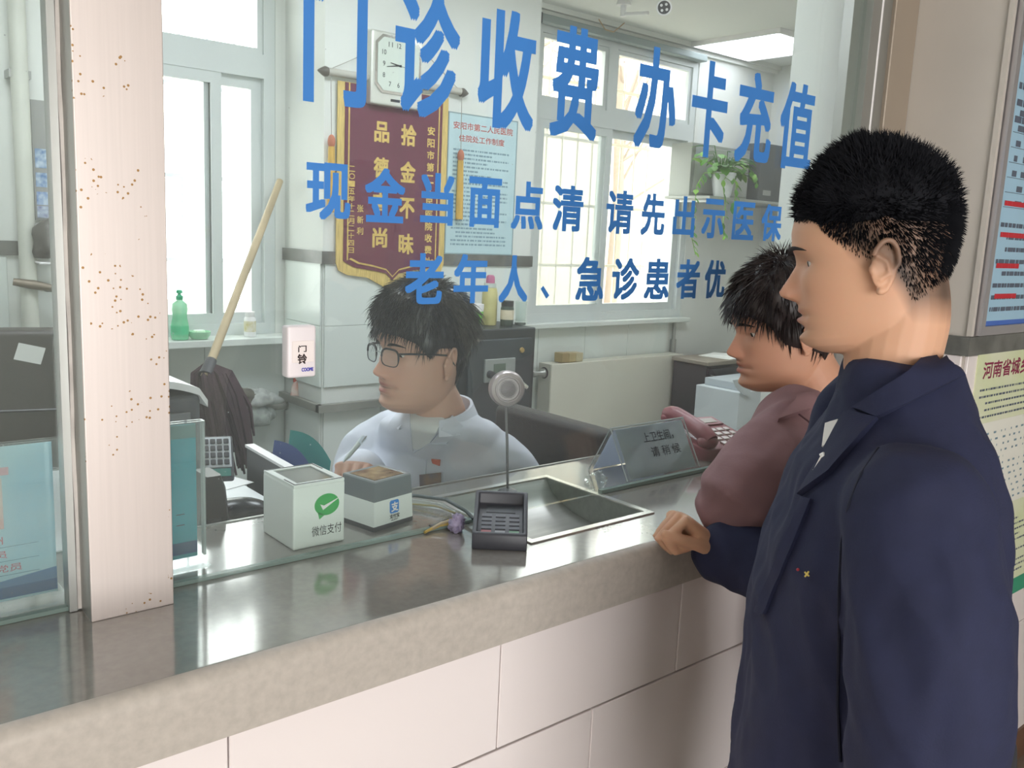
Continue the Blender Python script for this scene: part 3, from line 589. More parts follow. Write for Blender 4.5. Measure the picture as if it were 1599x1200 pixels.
# rag bundle and packet on ledge pipe
pz = A(400, 640, y=3.36).z
hp = thing('heating_pipe', 'old horizontal grey pipe with elbow along the wall under the window', 'pipe', (1.4, 3.38, pz))
ex = A(470, 560, y=3.385).x
part(hp, 'pipe', MB().tube([(.75, 3.385, pz), (ex-.05, 3.385, pz), (ex-.012, 3.385, pz+.01), (ex, 3.385, pz+.05), (ex, 3.385, 1.116)], .016, 10), mat('pipe_grey', '9a9a92', .6, var=.25), 60); part(hp, 'elbow', MB().tube([(ex-.07, 3.385, pz), (ex-.02, 3.385, pz+.004), (ex, 3.385, pz+.03), (ex, 3.385, pz+.08)], .021, 10), MATS['pipe_grey'], 60)
rc = A(395, 622, y=3.34)
rg = thing('rag_bundle', 'crumpled grey and white rags in a net bag on the pipe', 'rags', (rc.x, 3.345, pz))
part(rg, 'net_bag', lump((rc.x, 3.338, pz-.005), .098, .03, .07, 5, .35, 26), mat('net_grey', '7f8683', .8, var=.5, scale=30, col2='b9bfba'), 70); part(rg, 'white_rag', lump((rc.x+.02, 3.325, pz+.055), .085, .028, .04, 9, .45, 40), mat('rag_white', 'c3c6c2', .9, var=.35, scale=28), 70); part(rg, 'dark_rag', lump((rc.x-.035, 3.325, pz+.062), .06, .026, .03, 11, .5, 44), mat('rag_dark', '6e6a62', .9, var=.4, scale=30), 70)
pk = A(470, 608, y=3.30)
pkt = thing('snack_packet', 'small orange and white packet on the ledge by the pillar', 'packet', (pk.x, 3.30, .902))
part(pkt, 'pouch', lump((pk.x-.005, 3.31, pk.z-.012), .036, .014, .05, 15, .12, 14), mat('packet_orange', 'd77e63', .4, var=.6, scale=22, col2='e8e2da'), 60); part(pkt, 'top_seal', MB().box(pk.x-.03, pk.x+.022, 3.307, 3.311, pk.z+.030, pk.z+.046), mat('packet_red', 'c9563f', .4)); part(pkt, 'hook', MB().tube([(pk.x, 3.312, pk.z+.04), (pk.x+.01, 3.40, pk.z+.05)], .002, 5), M_alu)

# ---------------------------------------------------- safe with jars
sy0, sy1 = 2.76, 3.06
s0 = A(722, 514, y=sy0); s1 = A(840, 515, y=sy0); sz = (s0.z+s1.z)/2
sf = thing('safe', 'black steel office safe standing before the pillar', 'safe', ((s0.x+s1.x)/2, 2.9, FZ))
M_safe = mat('safe_black', '2b3033', .45, var=.25, scale=6)
part(sf, 'body', MB().rbox(s0.x, s1.x, sy0+.012, sy1, FZ, sz, .006), M_safe)
dx0, dx1 = s0.x+.035, s1.x-.03
dr = part(sf, 'door', MB().rbox(dx0, dx1, sy0-.004, sy0+.014, FZ+.05, sz-.04, .004), mat('safe_door', '363d42', .5, var=.35, scale=5))
c0 = A(757, 562, y=sy0-.01); c1 = A(803, 594, y=sy0-.01)
cp = part(sf, 'control_panel', MB().rbox(c0.x, c1.x, sy0-.014, sy0-.003, c1.z, c0.z, .003), mat('panel_grey', '9a9f9d', .4, .3), None, dr)
part(sf, 'display', MB().box(c0.x+.045, c0.x+.105, sy0-.016, sy0-.013, c0.z-.065, c0.z-.02), mat('lcd', '5d6b60', .2), None, dr); part(sf, 'dial_knob', MB().lathe([(.016, 0), (.014, .02), (.0, .021)], 16, (c0.x+.025, sy0-.014, c0.z-.06), (0, -1, 0)), M_dark, 40, dr)
part(sf, 'handle', MB().tube([(c0.x+.15, sy0-.01, c0.z-.09), (c0.x+.15, sy0-.05, c0.z-.09), (c0.x+.19, sy0-.055, c0.z-.12)], .010, 8), M_chrome, 50, dr); kk = A(815, 547, y=sy0-.005)
part(sf, 'key_cover', MB().lathe([(.012, 0), (.010, .006), (.0, .007)], 14, (kk.x, sy0-.004, kk.z), (0, -1, 0)), mat('brass', 'b79a62', .4, .6), 40, dr); kb = A(743, 531, y=sy0-.005)
part(sf, 'badge', MB().box(kb.x-.018, kb.x+.018, sy0-.0065, sy0-.004, kb.z-.010, kb.z+.010), mat('badge', 'b3aaa6', .3, .6), None, dr)
def jar(name, label, px, y, prof, mats_, cat):
    x = A(px, 510, y=y).x; t = thing(name, label, cat, (x, y, sz)); 
    for nm, p, m in zip(prof[0], prof[1], mats_): part(t, nm, MB().lathe([(r, h+.0005) for r, h in p], 20, (x, y, sz)), m, 45)
jar('glass_tumbler', 'tall empty clear glass tumbler beside the clerk\'s hair on the safe', 717, 2.95, (('body',), ([(.0, 0), (.026, .001), (.027, .12), (.026, .155), (.024, .155), (.024, .01), (.0, .01)],)), (M_clear,), 'glass')
jar('cup', 'green and white plastic cup on the black safe', 740, 2.84, (('sleeve', 'rim', 'foot'), ([(.025, .012), (.036, .055), (.037, .068), (.0, .068)], [(.0365, .068), (.038, .082), (.038, .096), (.034, .097), (.034, .07), (.0, .07)], [(.0, 0), (.023, .001), (.025, .012), (.0, .012)])), (mat('cup_green', '76c74a', .4), M_white, M_white), 'cup')
jar('drink_bottle', 'pale yellow bottle with pink lid on the safe', 763, 2.90, (('body', 'neck', 'lid'), ([(.0, 0), (.031, .002), (.033, .02), (.033, .13), (.028, .155), (.0, .156)], [(.027, .155), (.026, .175), (.0, .175)], [(.019, .175), (.018, .20), (.012, .208), (.0, .209)])), (mat('bottle_yellow', 'cfc78a', .35, var=.2, scale=14), M_clear, mat('lid_pink', 'b9668a', .4)), 'bottle')
jar('tea_jar', 'small tea jar with black lid and pale label on the safe', 791, 2.85, (('body', 'label_band', 'lid'), ([(.0, 0), (.027, .001), (.028, .02), (.028, .075), (.024, .082), (.0, .083)], [(.0285, .028), (.0285, .068)], [(.026, .082), (.026, .105), (.0, .106)])), (mat('tea_dark', '3c4840', .3), mat('tea_label', 'd9cdb3', .6, var=.2, scale=30), M_black), 'jar')
jar('water_glass', 'clear glass standing at right end of the safe top', 812, 2.87, (('body', 'base'), ([(.0, .01), (.022, .012), (.026, .10), (.024, .10), (.020, .016), (.0, .016)], [(.0, 0), (.024, .001), (.024, .01), (.0, .0101)])), (M_clear, mat('glass_base', '54605a', .15, alpha=.8)), 'glass')

# ---------------------------------------------------- radiator, block, pipe
ry0 = 3.29; ra = A(862, 570, y=ry0); rb = A(1068, 552, y=ry0); rz = (ra.z+rb.z)/2
rd = thing('radiator', 'flat cream panel radiator under the barred window', 'radiator', ((ra.x+rb.x)/2, 3.34, FZ+.1))
M_rad = mat('radiator_cream', 'd8d6c8', .45, var=.04, scale=4)
part(rd, 'front_panel', MB().rbox(ra.x, rb.x, ry0, ry0+.012, FZ+.12, rz, .005), M_rad)
for xx in (ra.x, rb.x-.006): part(rd, 'end_cover', MB().rbox(xx, xx+.006, ry0+.012, ry0+.1, FZ+.14, rz-.003, .002), mat('radiator_end', 'b3b2a8', .5))
part(rd, 'top_grille', MB().box(ra.x+.006, rb.x-.006, ry0+.012, ry0+.1, rz-.012, rz-.004), M_rad)
part(rd, 'rear_panel', MB().box(ra.x+.01, rb.x-.01, ry0+.085, ry0+.1, FZ+.14, rz-.02), M_rad)
vv = A(852, 582, y=ry0+.06)
va = part(rd, 'valve', MB().lathe([(.0, 0), (.022, 0), (.024, .01), (.014, .02), (.012, .06), (.018, .065), (.018, .085), (.0, .086)], 16, (ra.x, ry0+.055, vv.z), (-1, 0, 0)), M_alu, 45); part(rd, 'valve_hole', MB().lathe([(.03, 0), (.03, .002), (.0, .002)], 16, (ra.x, ry0+.055, vv.z), (-1, 0, 0)), M_dark, 45)
wk = A(872, 567, y=3.33); wk2 = A(906, 549, y=3.33)
wo = thing('wooden_block', 'small block of bundled brown cartons on the radiator', 'box', ((wk.x+wk2.x)/2, 3.335, rz))
for k in range(3): part(wo, 'carton', MB().rbox(wk.x+(wk2.x-wk.x)/3*k, wk.x+(wk2.x-wk.x)/3*(k+1)-.001, 3.305, 3.365, rz, wk2.z-.004*k*.4, .003), mat('carton_%d' % k, ('a8946a', 'b8a77c', 'c3b896')[k], .5, var=.15, scale=30))
tag(MB().tube([(rb.x+.03, 3.40, FZ), (rb.x+.03, 3.40, 1.118)], .011, 10).tube([(rb.x+.03, 3.40, rz-.02), (rb.x+.03, 3.40, rz+.07)], .018, 10).build('riser_pipe', M_alu, None, 60), 'thin vertical pipe at right end of the radiator', 'pipe')

# ---------------------------------------------------- back right: desk, papers, box, shelf, plant
dk0 = A(1105, 566, y=3.02); dz = dk0.z
dsk = thing('cabinet', 'dark grey cabinet with pale top by the back wall', 'cabinet', (dk0.x+.35, 3.14, FZ))
part(dsk, 'body', MB().rbox(dk0.x+.01, dk0.x+.72, 3.03, 3.265, FZ, dz-.022, .003), mat('cabinet_grey', '45464a', .6)); part(dsk, 'top', MB().rbox(dk0.x-.005, dk0.x+.74, 3.01, 3.27, dz-.022, dz, .004), mat('cabinet_top', '8d857a', .5)); 
part(dsk, 'door', MB().rbox(dk0.x+.02, dk0.x+.36, 3.018, 3.032, FZ+.04, dz-.04, .002), mat('cabinet_door', '3d3e43', .55)); part(dsk, 'door_handle', MB().tube([(dk0.x+.035, 3.018, dz-.075), (dk0.x+.035, 3.0, dz-.075), (dk0.x+.035, 3.0, dz-.12), (dk0.x+.035, 3.018, dz-.12)], .004, 6), M_alu, 50)
for k in range(3):
    tag(MB().box(-.09, .09, -.1, .1, 0, .0025).build('paper_sheet', M_paper, None, M=Matrix.Translation((dk0.x+.28+.02*k, 3.14-.01*k, dz+.0005+.003*k)) @ Matrix.Rotation(.2+.15*k, 4, 'Z')), ('lowest', 'middle', 'topmost')[k]+' white paper sheet on the dark grey cabinet', 'paper', 'papers on the cabinet')
bx0 = A(1160, 612, y=2.68); bx = thing('storage_box', 'pale grey storage carton with open flap beyond the mauve sleeve', 'box', (bx0.x+.2, 2.85, FZ))
M_bx = mat('box_grey', 'c9d0d4', .6)
part(bx, 'body', MB().rbox(bx0.x, bx0.x+.42, 2.70, 2.98, FZ, bx0.z-.01, .004), M_bx)
fl = [A(p[0], p[1], y=2.69) for p in ((1172, 620), (1160, 617), (1149, 605), (1145, 594), (1172, 589))]
part(bx, 'flap', MB().prism(fl, (0, .004, 0)), M_bx); part(bx, 'upper_tray', MB().rbox(bx0.x+.045, bx0.x+.40, 2.72, 2.96, bx0.z-.01, bx0.z+.03, .003), mat('tray_blue', 'b4bcc2', .6))
p0 = A(1085, 312, y=3.2); p1 = A(1212, 312, y=3.2); sz_ = (p0.z+p1.z)/2
shf = thing('hanging_shelf', 'thin grey wall shelf carrying the hanging plant', 'shelf', (p0.x+.3, 3.3, sz_))
part(shf, 'board', MB().rbox(p0.x, 4.949, 3.10, YB-.001, sz_-.016, sz_, .003), mat('shelf_grey', 'a9aba4', .5)); 
for xx in (p0.x+.1, 4.75): part(shf, 'bracket', MB().box(xx-.01, xx+.01, 3.16, YB-.001, sz_-.03, sz_-.016).box(xx-.01, xx+.01, YB-.012, YB-.001, sz_-.15, sz_-.03), M_alu)
gb = thing('metal_file_box', 'grey metal file box standing on the wall shelf behind the plant', 'box', (p0.x+.35, 3.33, sz_)); gt_ = A(1150, 232, y=3.25).z
part(gb, 'case', MB().rbox(p0.x+.02, 4.55, 3.26, 3.41, sz_, gt_, .004), mat('file_grey', '9c9f98', .5, var=.05)); part(gb, 'front_panel', MB().rbox(p0.x+.04, 4.53, 3.252, 3.262, sz_+.02, gt_-.02, .002), mat('file_grey2', 'a6a9a2', .5))
db = thing('router_box', 'dark grey upright box at the right end of the wall shelf', 'box', (4.75, 3.3, sz_))
part(db, 'case', MB().rbox(4.58, 4.86, 3.2, 3.36, sz_, A(1210, 226, y=3.2).z, .006), mat('router_grey', '54585a', .5)); part(db, 'front_label', MB().box(4.62, 4.70, 3.198, 3.2005, sz_+.04, sz_+.07), M_alu)
pl = thing('potted_pothos', 'trailing green pothos in a white pot on the wall shelf', 'plant', (A(1130, 312, y=3.14).x, 3.155, sz_)); ox, oy, oz = pl.location
part(pl, 'pot', MB().lathe([(.0, 0), (.045, .001), (.05, .02), (.066, .12), (.07, .122), (.07, .135), (.062, .135), (.06, .12), (.0, .115)], 24, (ox, oy, oz)), mat('pot_white', 'e8eaec', .3), 45)
part(pl, 'soil', MB().lathe([(.0, .117), (.06, .117), (.06, .119), (.0, .125)], 20, (ox, oy, oz)), mat('soil', '4a3b2e', .95), 45)
rnd = random.Random(11); lm = [mat('leaf_a', '5f9a35', .5, var=.25, scale=20), mat('leaf_b', '86b843', .5, var=.2, scale=20), mat('leaf_c', '487d2f', .5, var=.25, scale=20)]
lme = []
for m in lm:
    hb_ = []; n = 7
    for i in range(n+1):
        t = i/n; wd = .5*math.sin(PI*min(1, t*1.0))**.75*(1-.35*t)*.95; row = []
        for s in (-1, -.5, 0, .5, 1): row.append((s*wd*.75, t-(.12*abs(s) if t < .2 else 0), .14*abs(s)*wd-.35*t*t*.5))
        hb_.append(row)
    lme.append(MB().sheet(hb_).mesh('leaf', m, 80))
def leaf(pos, d, size, t):
    d = Vector(d).normalized(); s = d.cross(Z); s = s.normalized() if s.length > .01 else X; n = s.cross(d)
    Mx = Matrix((( s.x, d.x, n.x, 0), (s.y, d.y, n.y, 0), (s.z, d.z, n.z, 0), (0, 0, 0, 1)))
    link('leaf', lme[rnd.choice((0, 0, 1, 2))], t, at0(t) @ Matrix.Translation(pos) @ Mx @ Matrix.Scale(size, 4))
for k in range(46):
    a = rnd.uniform(0, 2*PI); el = rnd.uniform(-.1, 1.2); R_ = rnd.uniform(.05, .17)
    c = Vector((ox+math.cos(a)*R_*1.35, oy-.01+math.sin(a)*R_*.55-.02, oz+.135+math.sin(el)*R_*.9))
    part(pl, 'stem', MB().tube([(ox+math.cos(a)*.02, oy+math.sin(a)*.02, oz+.118), ((ox+c.x)/2, (oy+c.y)/2, max(c.z, oz+.16)+.01), c], .0022, 4), lm[2])
    leaf(c, (math.cos(a), math.sin(a)-.35, rnd.uniform(-.7, .35)), rnd.uniform(.055, .085), pl)
for (px, pts) in ((0, [(1112, 262), (1100, 270), (1088, 290), (1084, 330), (1080, 370), (1086, 398)]), (0, [(1118, 262), (1128, 285), (1133, 320), (1128, 355), (1132, 372)]), (0, [(1140, 262), (1150, 285), (1148, 310), (1143, 325)]), (0, [(1150, 258), (1168, 262), (1180, 275), (1182, 290)])):
    P_ = [A(a, b, y=3.075-.002*i) for i, (a, b) in enumerate(pts)]; P_[0] = Vector((ox, oy-.03, oz+.13))
    part(pl, 'vine', MB().tube(P_, .0022, 5), lm[1])
    for i in range(1, len(P_)):
        for q in range(3):
            p = P_[i-1].lerp(P_[i], (q+.5)/3)
            if i > 1 or q: leaf(p, (rnd.uniform(-1, 1), -.4, rnd.uniform(-1, -.2)), rnd.uniform(.028, .05), pl)

# ================================================================== CLERK DESK AREA (behind the counter)
DZ = .95
dk = thing('desk', "clerk's white work desk lower than the counter", 'desk', (.5, 1.9, FZ))
part(dk, 'top', MB().rbox(-.3, .90, 1.40, 2.42, DZ-.025, DZ, .004), mat('desk_white', 'e3e6e6', .4, var=.03))
part(dk, 'edge_strip', MB().box(-.3, .905, 2.42, 2.426, DZ-.025, DZ+.002), M_alu)
for (x, y) in ((-.27, 1.44), (.86, 1.44), (-.27, 2.38), (.86, 2.38)): part(dk, 'leg', MB().box(x-.02, x+.02, y-.02, y+.02, FZ, DZ-.025), M_alu)
pr0 = A(318, 600, y=1.93); pl_ = .575
pn = thing('printer', 'dark grey printer with white lid half hidden by the steel post', 'printer', (.6, 2.05, DZ))
part(pn, 'body', MB().rbox(pl_, pr0.x-.004, 1.935, 2.28, DZ+.0015, pr0.z-.025, .012, 3), mat('printer_grey', '55575b', .5)); part(pn, 'side_panel', MB().rbox(pl_+.02, pr0.x-.03, 1.928, 1.938, DZ+.02, pr0.z-.06, .003), mat('printer_side', '7b7d80', .5))
lid = [[(pl_-.005+(pr0.x+.012-pl_)*u, 1.925+.36*v, pr0.z-.028+.045*(1-(2*u-.55)**2*.35)-.02*(u > .95)) for u in [k/10 for k in range(11)]] for v in (0, .33, .66, 1)]
part(pn, 'lid', MB().sheet(lid).sheet([[(p[0], p[1], p[2]-.016) for p in r] for r in lid]).sheet([lid[0], [(p[0], p[1], p[2]-.016) for p in lid[0]]]).sheet([[r[-1] for r in lid], [(r[-1][0], r[-1][1], r[-1][2]-.016) for r in lid]]), M_white, 50)
cr = thing('card_reader', 'upright black plastic reader beside the blue brochure holder', 'reader', (A(326, 820, y=1.48).x, 1.48, DZ)); cx_, cy_ = cr.location.x, 1.48
part(cr, 'housing', MB().loft([[(cx_+dx*w_, cy_+dy, z) for dx, dy in ((-.03, -.03), (.022, -.03), (.03, -.02), (.03, .03), (-.03, .03))] for z, w_ in ((DZ, 1.15), (DZ+.12, 1.0), (DZ+.19, .75), (DZ+.215, .45))]), M_black, 30); part(cr, 'slot', MB().box(cx_-.012, cx_+.01, cy_-.032, cy_-.03, DZ+.1, DZ+.14), M_dark)
# key pad terminal
kp = A(338, 708, y=1.80); ke = thing('keypad_terminal', 'grey numeric keypad terminal tilted on the desk', 'keypad', (kp.x, 1.80, DZ))
Mk = Matrix.Translation((kp.x, 1.80, kp.z-.012)) @ Matrix.Rotation(-.35, 4, 'Z') @ Matrix.Rotation(.75, 4, 'X') @ Matrix.Scale(.62, 4)
part(ke, 'stand', MB().tube([(kp.x, 1.81, DZ), (kp.x, 1.81, kp.z-.02)], .016, 10).lathe([(.0, 0), (.05, 0), (.05, .008), (.015, .014)], 18, (kp.x, 1.81, DZ)), M_dark, 50)
part(ke, 'case', MB().rbox(-.055, .055, -.085, .085, -.018, .014, .008, 3, Mk), M_dark); part(ke, 'face_plate', MB().rbox(-.048, .048, -.045, .078, .013, .0165, .002, 1, Mk), mat('keypad_face', 'c2c6cc', .4)); part(ke, 'display', MB().box(-.044, .044, -.08, -.05, .0135, .0155, Mk), mat('teal_lcd', '3f7f76', .3))
for r in range(4):
    for c in range(4): part(ke, 'key', MB().rbox(-.042+.022*c, -.025+.022*c, -.036+.028*r, -.016+.028*r, .0165, .022, .002, 1, Mk), M_dark)
mc = A(374, 795, z=DZ+.02); ms = thing('computer_mouse', 'black computer mouse on papers on the desk', 'mouse', (mc.x, mc.y, DZ+.005))
Mm = Matrix.Translation((mc.x, mc.y, DZ+.0055)) @ Matrix.Rotation(-.4, 4, 'Z')
mbm_ = MB(); mbm_.ell((0, 0, 0), .075, .042, .040, None, 24, 14); mbm_.v = [tuple(Mm @ Vector((p[0], p[1], max(0, p[2])))) for p in mbm_.v]; part(ms, 'shell', mbm_, mat('mouse_black', '1c1d20', .25), 70)
part(ms, 'wheel', MB().lathe([(.006, -.004), (.009, 0), (.006, .004)], 14, Mm @ Vector((-.045, 0, .032)), Mm.to_3x3() @ Y), M_dark, 50); part(ms, 'cable', MB().tube([Mm @ Vector((-.073, 0, .008)), Mm @ Vector((-.09, -.005, .004)), Mm @ Vector((-.10, -.03, .003))], .0022, 6), M_black)
for k, (px, py, rz_, m, lb) in enumerate(((352, 748, .3, mat('paper_bright', 'f4f4f2', .8), 'large white paper sheet on the desk behind the mouse'), (378, 803, -.5, mat('paper_blue', '8fb0d8', .7, var=.3, scale=6, col2='d5deea'), 'blue printed leaflet on the desk under the mouse'), (388, 815, .9, mat('paper_pale', 'cbd3dc', .7), 'pale folded slip on the desk near the counter edge'))):
    p = A(px, py, z=DZ+.002); tag(MB().box(-.14 if k == 0 else -.09, .14 if k == 0 else .09, -.11 if k == 0 else -.07, .11 if k == 0 else .07, 0, .0012).build('paper_sheet', m, None, M=Matrix.Translation((min(p.x, .76), max(p.y, 1.5), DZ+.0005+.0014*k)) @ Matrix.Rotation(rz_, 4, 'Z')), lb, 'paper', 'papers on the desk')
# black tray box with folders beyond the desk
fx = A(397, 700, y=2.15); fx2 = A(455, 735, y=2.05)
ft = thing('file_tray', 'black desktop file tray with white rim behind the payment boxes', 'tray', (fx.x+.06, 2.12, FZ))
Mf = Matrix.Translation((fx.x, 2.17, fx.z)) @ Matrix.Rotation(-1.62, 4, 'Z')
part(ft, 'panel', MB().rbox(0, .26, -.012, 0, -.13, 0, .002, 1, Mf), M_black); part(ft, 'rim', MB().box(0, .26, -.016, .008, 0, .007, Mf), M_white); part(ft, 'side', MB().box(0, .012, 0, .16, -.13, -.02, Mf), M_black); part(ft, 'floor_panel', MB().box(0, .26, 0, .16, -.134, -.13, Mf), M_black)
part(ft, 'cabinet_below', MB().box(.02, .24, .01, .15, -(fx.z-FZ), -.134, Mf), M_dark)
for k, (c_, dz_, lb) in enumerate((('3d9a93', .035, 'teal plastic folder leaning in the black file tray'), ('4a63a0', .012, 'blue plastic folder leaning in the black file tray'))):
    cu = []
    for i in range(9):
        u = i/8; cu.append([Mf @ Vector((.01+.24*u, .085-.045*k+.01*math.sin(u*3), -.126)), Mf @ Vector((.01+.24*u, .105-.045*k+.01*math.sin(u*3), dz_+.010*math.sin(u*PI)-.03*u*u))])
    mb = MB().sheet(cu); mb.sheet([[p+Vector((.001, .003, 0)) for p in r] for r in cu])
    tag(mb.build('folder', mat('folder_%d' % k, c_, .4), None, 60), lb, 'folder')
# chair behind clerk and dark chair at the far left
def office_chair(name, label, loc, rz, wd, top, leather, thick=.07, tilt=0.):
    t = thing(name, label, 'chair', (*loc, FZ), rz=rz); M0 = Matrix.Translation((*loc, 0)) @ Matrix.Rotation(rz, 4, 'Z')
    part(t, 'seat', MB().rbox(-wd/2, wd/2, -.22, .22, FZ+.42, FZ+.50, .03, 4, M0), leather, 50)
    bk = part(t, 'backrest', MB().rbox(-wd/2, wd/2, -.22-thick, -.22, FZ+.52, top, .018, 4, M0), leather, 50)
    for z in (.33, .62): part(t, 'seam', MB().tube([M0 @ Vector((-wd/2+.01, -.2185, FZ+.52+(top-FZ-.52)*z)), M0 @ Vector((wd/2-.01, -.2185, FZ+.52+(top-FZ-.52)*z))], .004, 6), M_black, None, bk)
    part(t, 'back_support', MB().box(-.04, .04, -.25-thick, -.22-thick, FZ+.38, FZ+.75, M0), M_dark); part(t, 'column', MB().tube([M0 @ Vector((0, 0, FZ+.08)), M0 @ Vector((0, 0, FZ+.42))], .028, 12), M_dark, 60)
    for k in range(5): part(t, 'base_leg', MB().tube([M0 @ Vector((0, 0, FZ+.09)), M0 @ Vector((.27*math.cos(k*2*PI/5), .27*math.sin(k*2*PI/5), FZ+.03))], [.022, .016], 8), M_dark, 60)
    return t
M_lea = mat('black_leather', '1e1c1b', .62, var=.2, scale=9, bump=.1, bscale=80)
office_chair('office_chair', 'black leather office chair behind the clerk in white', (1.27, 1.61), PI/2, .41, 1.145, M_lea)
M_lea2 = mat('brown_leather', '3b3733', .5, var=.2, scale=7)
office_chair('leather_chair', 'dark leather chair at far left behind the narrow pane', (.33, 2.45), PI-.28, .86, 1.285, M_lea2, .10)
pp2 = A(30, 572, y=2.52); tag(MB().box(-.03, .03, -.001, .001, -.022, .022).build('note_slip', mat('slip_grey', 'b9bab4', .8), None, M=Matrix.Translation((pp2.x, 2.52-.12, 1.255)) @ Matrix.Rotation(-.28, 4, 'Z') @ Matrix.Rotation(-.5, 4, 'X') @ Matrix.Rotation(.25, 4, 'Y')), 'crumpled paper slip on the dark leather chair', 'paper')

# ================================================================== COUNTER THINGS
wbx = thing('payment_box', 'white payment code box with green speech bubble logo', 'box', (.652, 1.262, CT)); x0, x1, y0, y1, z1 = .606, .695, 1.209, 1.316, CT+.104
M_wb = mat('box_white', 'e9edea', .35)
part(wbx, 'shell', MB().rbox(x0, x1, y0, y1, CT, z1-.004, .003), M_wb)
part(wbx, 'lid_rim', bars(MB(), x0+.001, x1-.001, 0, 0, 0, 0, 0) if False else MB().box(x0+.001, x1-.001, y0+.001, y0+.012, z1-.004, z1).box(x0+.001, x1-.001, y1-.012, y1-.001, z1-.004, z1).box(x0+.001, x0+.012, y0+.012, y1-.012, z1-.004, z1).box(x1-.012, x1-.001, y0+.012, y1-.012, z1-.004, z1), M_wb)
part(wbx, 'corner_groove', MB().box(x0+.003, x1-.003, y0+.0035, y0+.005, z1, z1+.0006).box(x0+.003, x1-.003, y1-.005, y1-.0035, z1, z1+.0006).box(x0+.0035, x0+.005, y0+.005, y0+.04, z1, z1+.0006).box(x1-.005, x1-.0035, y1-.04, y1-.005, z1, z1+.0006), M_ink)
part(wbx, 'scan_window', MB().box(x0+.012, x1-.012, y0+.012, y1-.012, z1-.0038, z1-.002), mat('scan_glass', '6f716d', .12, spec=.8))
bub = MB(); ccx2, ccz2 = .663, CT+.066; n = 36
pts = [(ccx2+.0215*math.cos(2*PI*k/n), y0-.0006, ccz2+.0175*math.sin(2*PI*k/n)) for k in range(n)]
bub.prism(pts, (0, .0005, 0)).prism([(ccx2-.016, y0-.0006, ccz2-.010), (ccx2-.013, y0-.0006, ccz2-.0225), (ccx2-.004, y0-.0006, ccz2-.0165)], (0, .0005, 0))
part(wbx, 'logo_bubble', bub, mat('logo_green', '2fa84f', .4))
part(wbx, 'logo_tick', MB().prism([(ccx2-.012, y0-.0011, ccz2+.002), (ccx2-.007, y0-.0011, ccz2-.008), (ccx2+.0235, y0-.0011, ccz2+.0095), (ccx2-.0055, y0-.0011, ccz2-.001)], (0, .0004, 0)), M_white)
part(wbx, 'lettering', put_text(MB(), '微信支付', (.6495-.0125, y0-.0003, CT+.017), X, Z, .052, .0165, .0), M_ink)
ab = thing('payment_box', 'grey and white tapered payment box with blue square logo', 'box', (.79, 1.26, CT)); 
Ma = Matrix.Translation((.7545, 1.218, CT)) @ Matrix.Rotation(.20, 4, 'Z')
def frus(mb, w0, d0, z0, w1, d1, z1, off=.0):
    c = Vector((.045, .042, 0)); r = lambda w_, d_, z: [Ma @ (c+Vector((sx*w_/2, sy*d_/2, z))) for sx, sy in ((-1, -1), (1, -1), (1, 1), (-1, 1))]
    return mb.loft([r(w0, d0, z0), r(w1, d1, z1)])
part(ab, 'foot', frus(MB(), .091, .086, 0, .0915, .0865, .008), M_dark); part(ab, 'white_body', frus(MB(), .0905, .0855, .008, .0875, .082, .050), M_wb)
part(ab, 'grey_top', frus(MB(), .0876, .0821, .050, .084, .078, .082), mat('ali_grey', '6b7276', .35))
part(ab, 'rim', MB().loft([[Ma @ (Vector((.045, .042, 0))+Vector((sx*a/2, sy*b/2, z))) for sx, sy in ((-1, -1), (1, -1), (1, 1), (-1, 1))] for a, b, z in ((.084, .078, .082), (.083, .077, .0845), (.072, .066, .0845), (.068, .062, .083))], True), mat('ali_rim', '8a9194', .3)); part(ab, 'scan_window', frus(MB(), .066, .060, .0835, .066, .060, .0846), mat('scan_brown', '4f4038', .1, var=.5, scale=30, col2='b9a27c'))
def af(u, z, o=.0006): return Ma @ Vector((u, -.001+(z-.008)*.042-o, z))
lg = MB(); r = .0025
lg.prism([af(.036+.021*a, .0235+.0225*b, .0006) for a, b in ((0.12, 0), (.88, 0), (1, .12), (1, .88), (.88, 1), (.12, 1), (0, .88), (0, .12))], Ma.to_3x3() @ Vector((0, .0005, 0)))
part(ab, 'logo_square', lg, mat('logo_blue', '2a83d6', .4)); ua = Ma.to_3x3() @ X; va_ = (af(0, .04)-af(0, .02)).normalized()
part(ab, 'logo_character', put_text(MB(), '支', af(.0385, .0265, .0012), ua, va_, .016, .0165, .03), M_white); part(ab, 'lettering', put_text(put_text(MB(), '支付宝', af(.0355, .0148, .0004), ua, va_, .0225, .0075, .03), 'ALIPAY', af(.0385, .0108, .0004), ua, va_, .0165, .0028, .03), M_ink)

# PIN pad in front of the glass
pd = thing('pin_pad', 'dark grey PIN pad with raised privacy hood on the counter', 'keypad', (.92, 1.08, CT))
u_ = Vector((.762, -.648, 0)).normalized(); v_ = Vector((.648, .762, 0)).normalized(); o_ = Vector((.842, 1.066, CT))
Mp = Matrix(((u_.x, v_.x, 0, o_.x), (u_.y, v_.y, 0, o_.y), (0, 0, 1, o_.z), (0, 0, 0, 1)))
Wd, Dp, hf, hb2 = .088, .104, .026, .068
def W_(a, b, c): return Mp @ Vector((a, b, c))
Mdk = mat('pinpad_grey', '3c3d44', .45)
pm = MB()
def slope(b, e=0): return hf+(hb2-hf)*b/Dp+e
i_ = .007; lo = .012
outer_b = [(0, 0), (Wd, 0), (Wd, Dp), (0, Dp)]; inner = [(i_, i_), (Wd-i_, i_), (Wd-i_, Dp-i_), (i_, Dp-i_)]
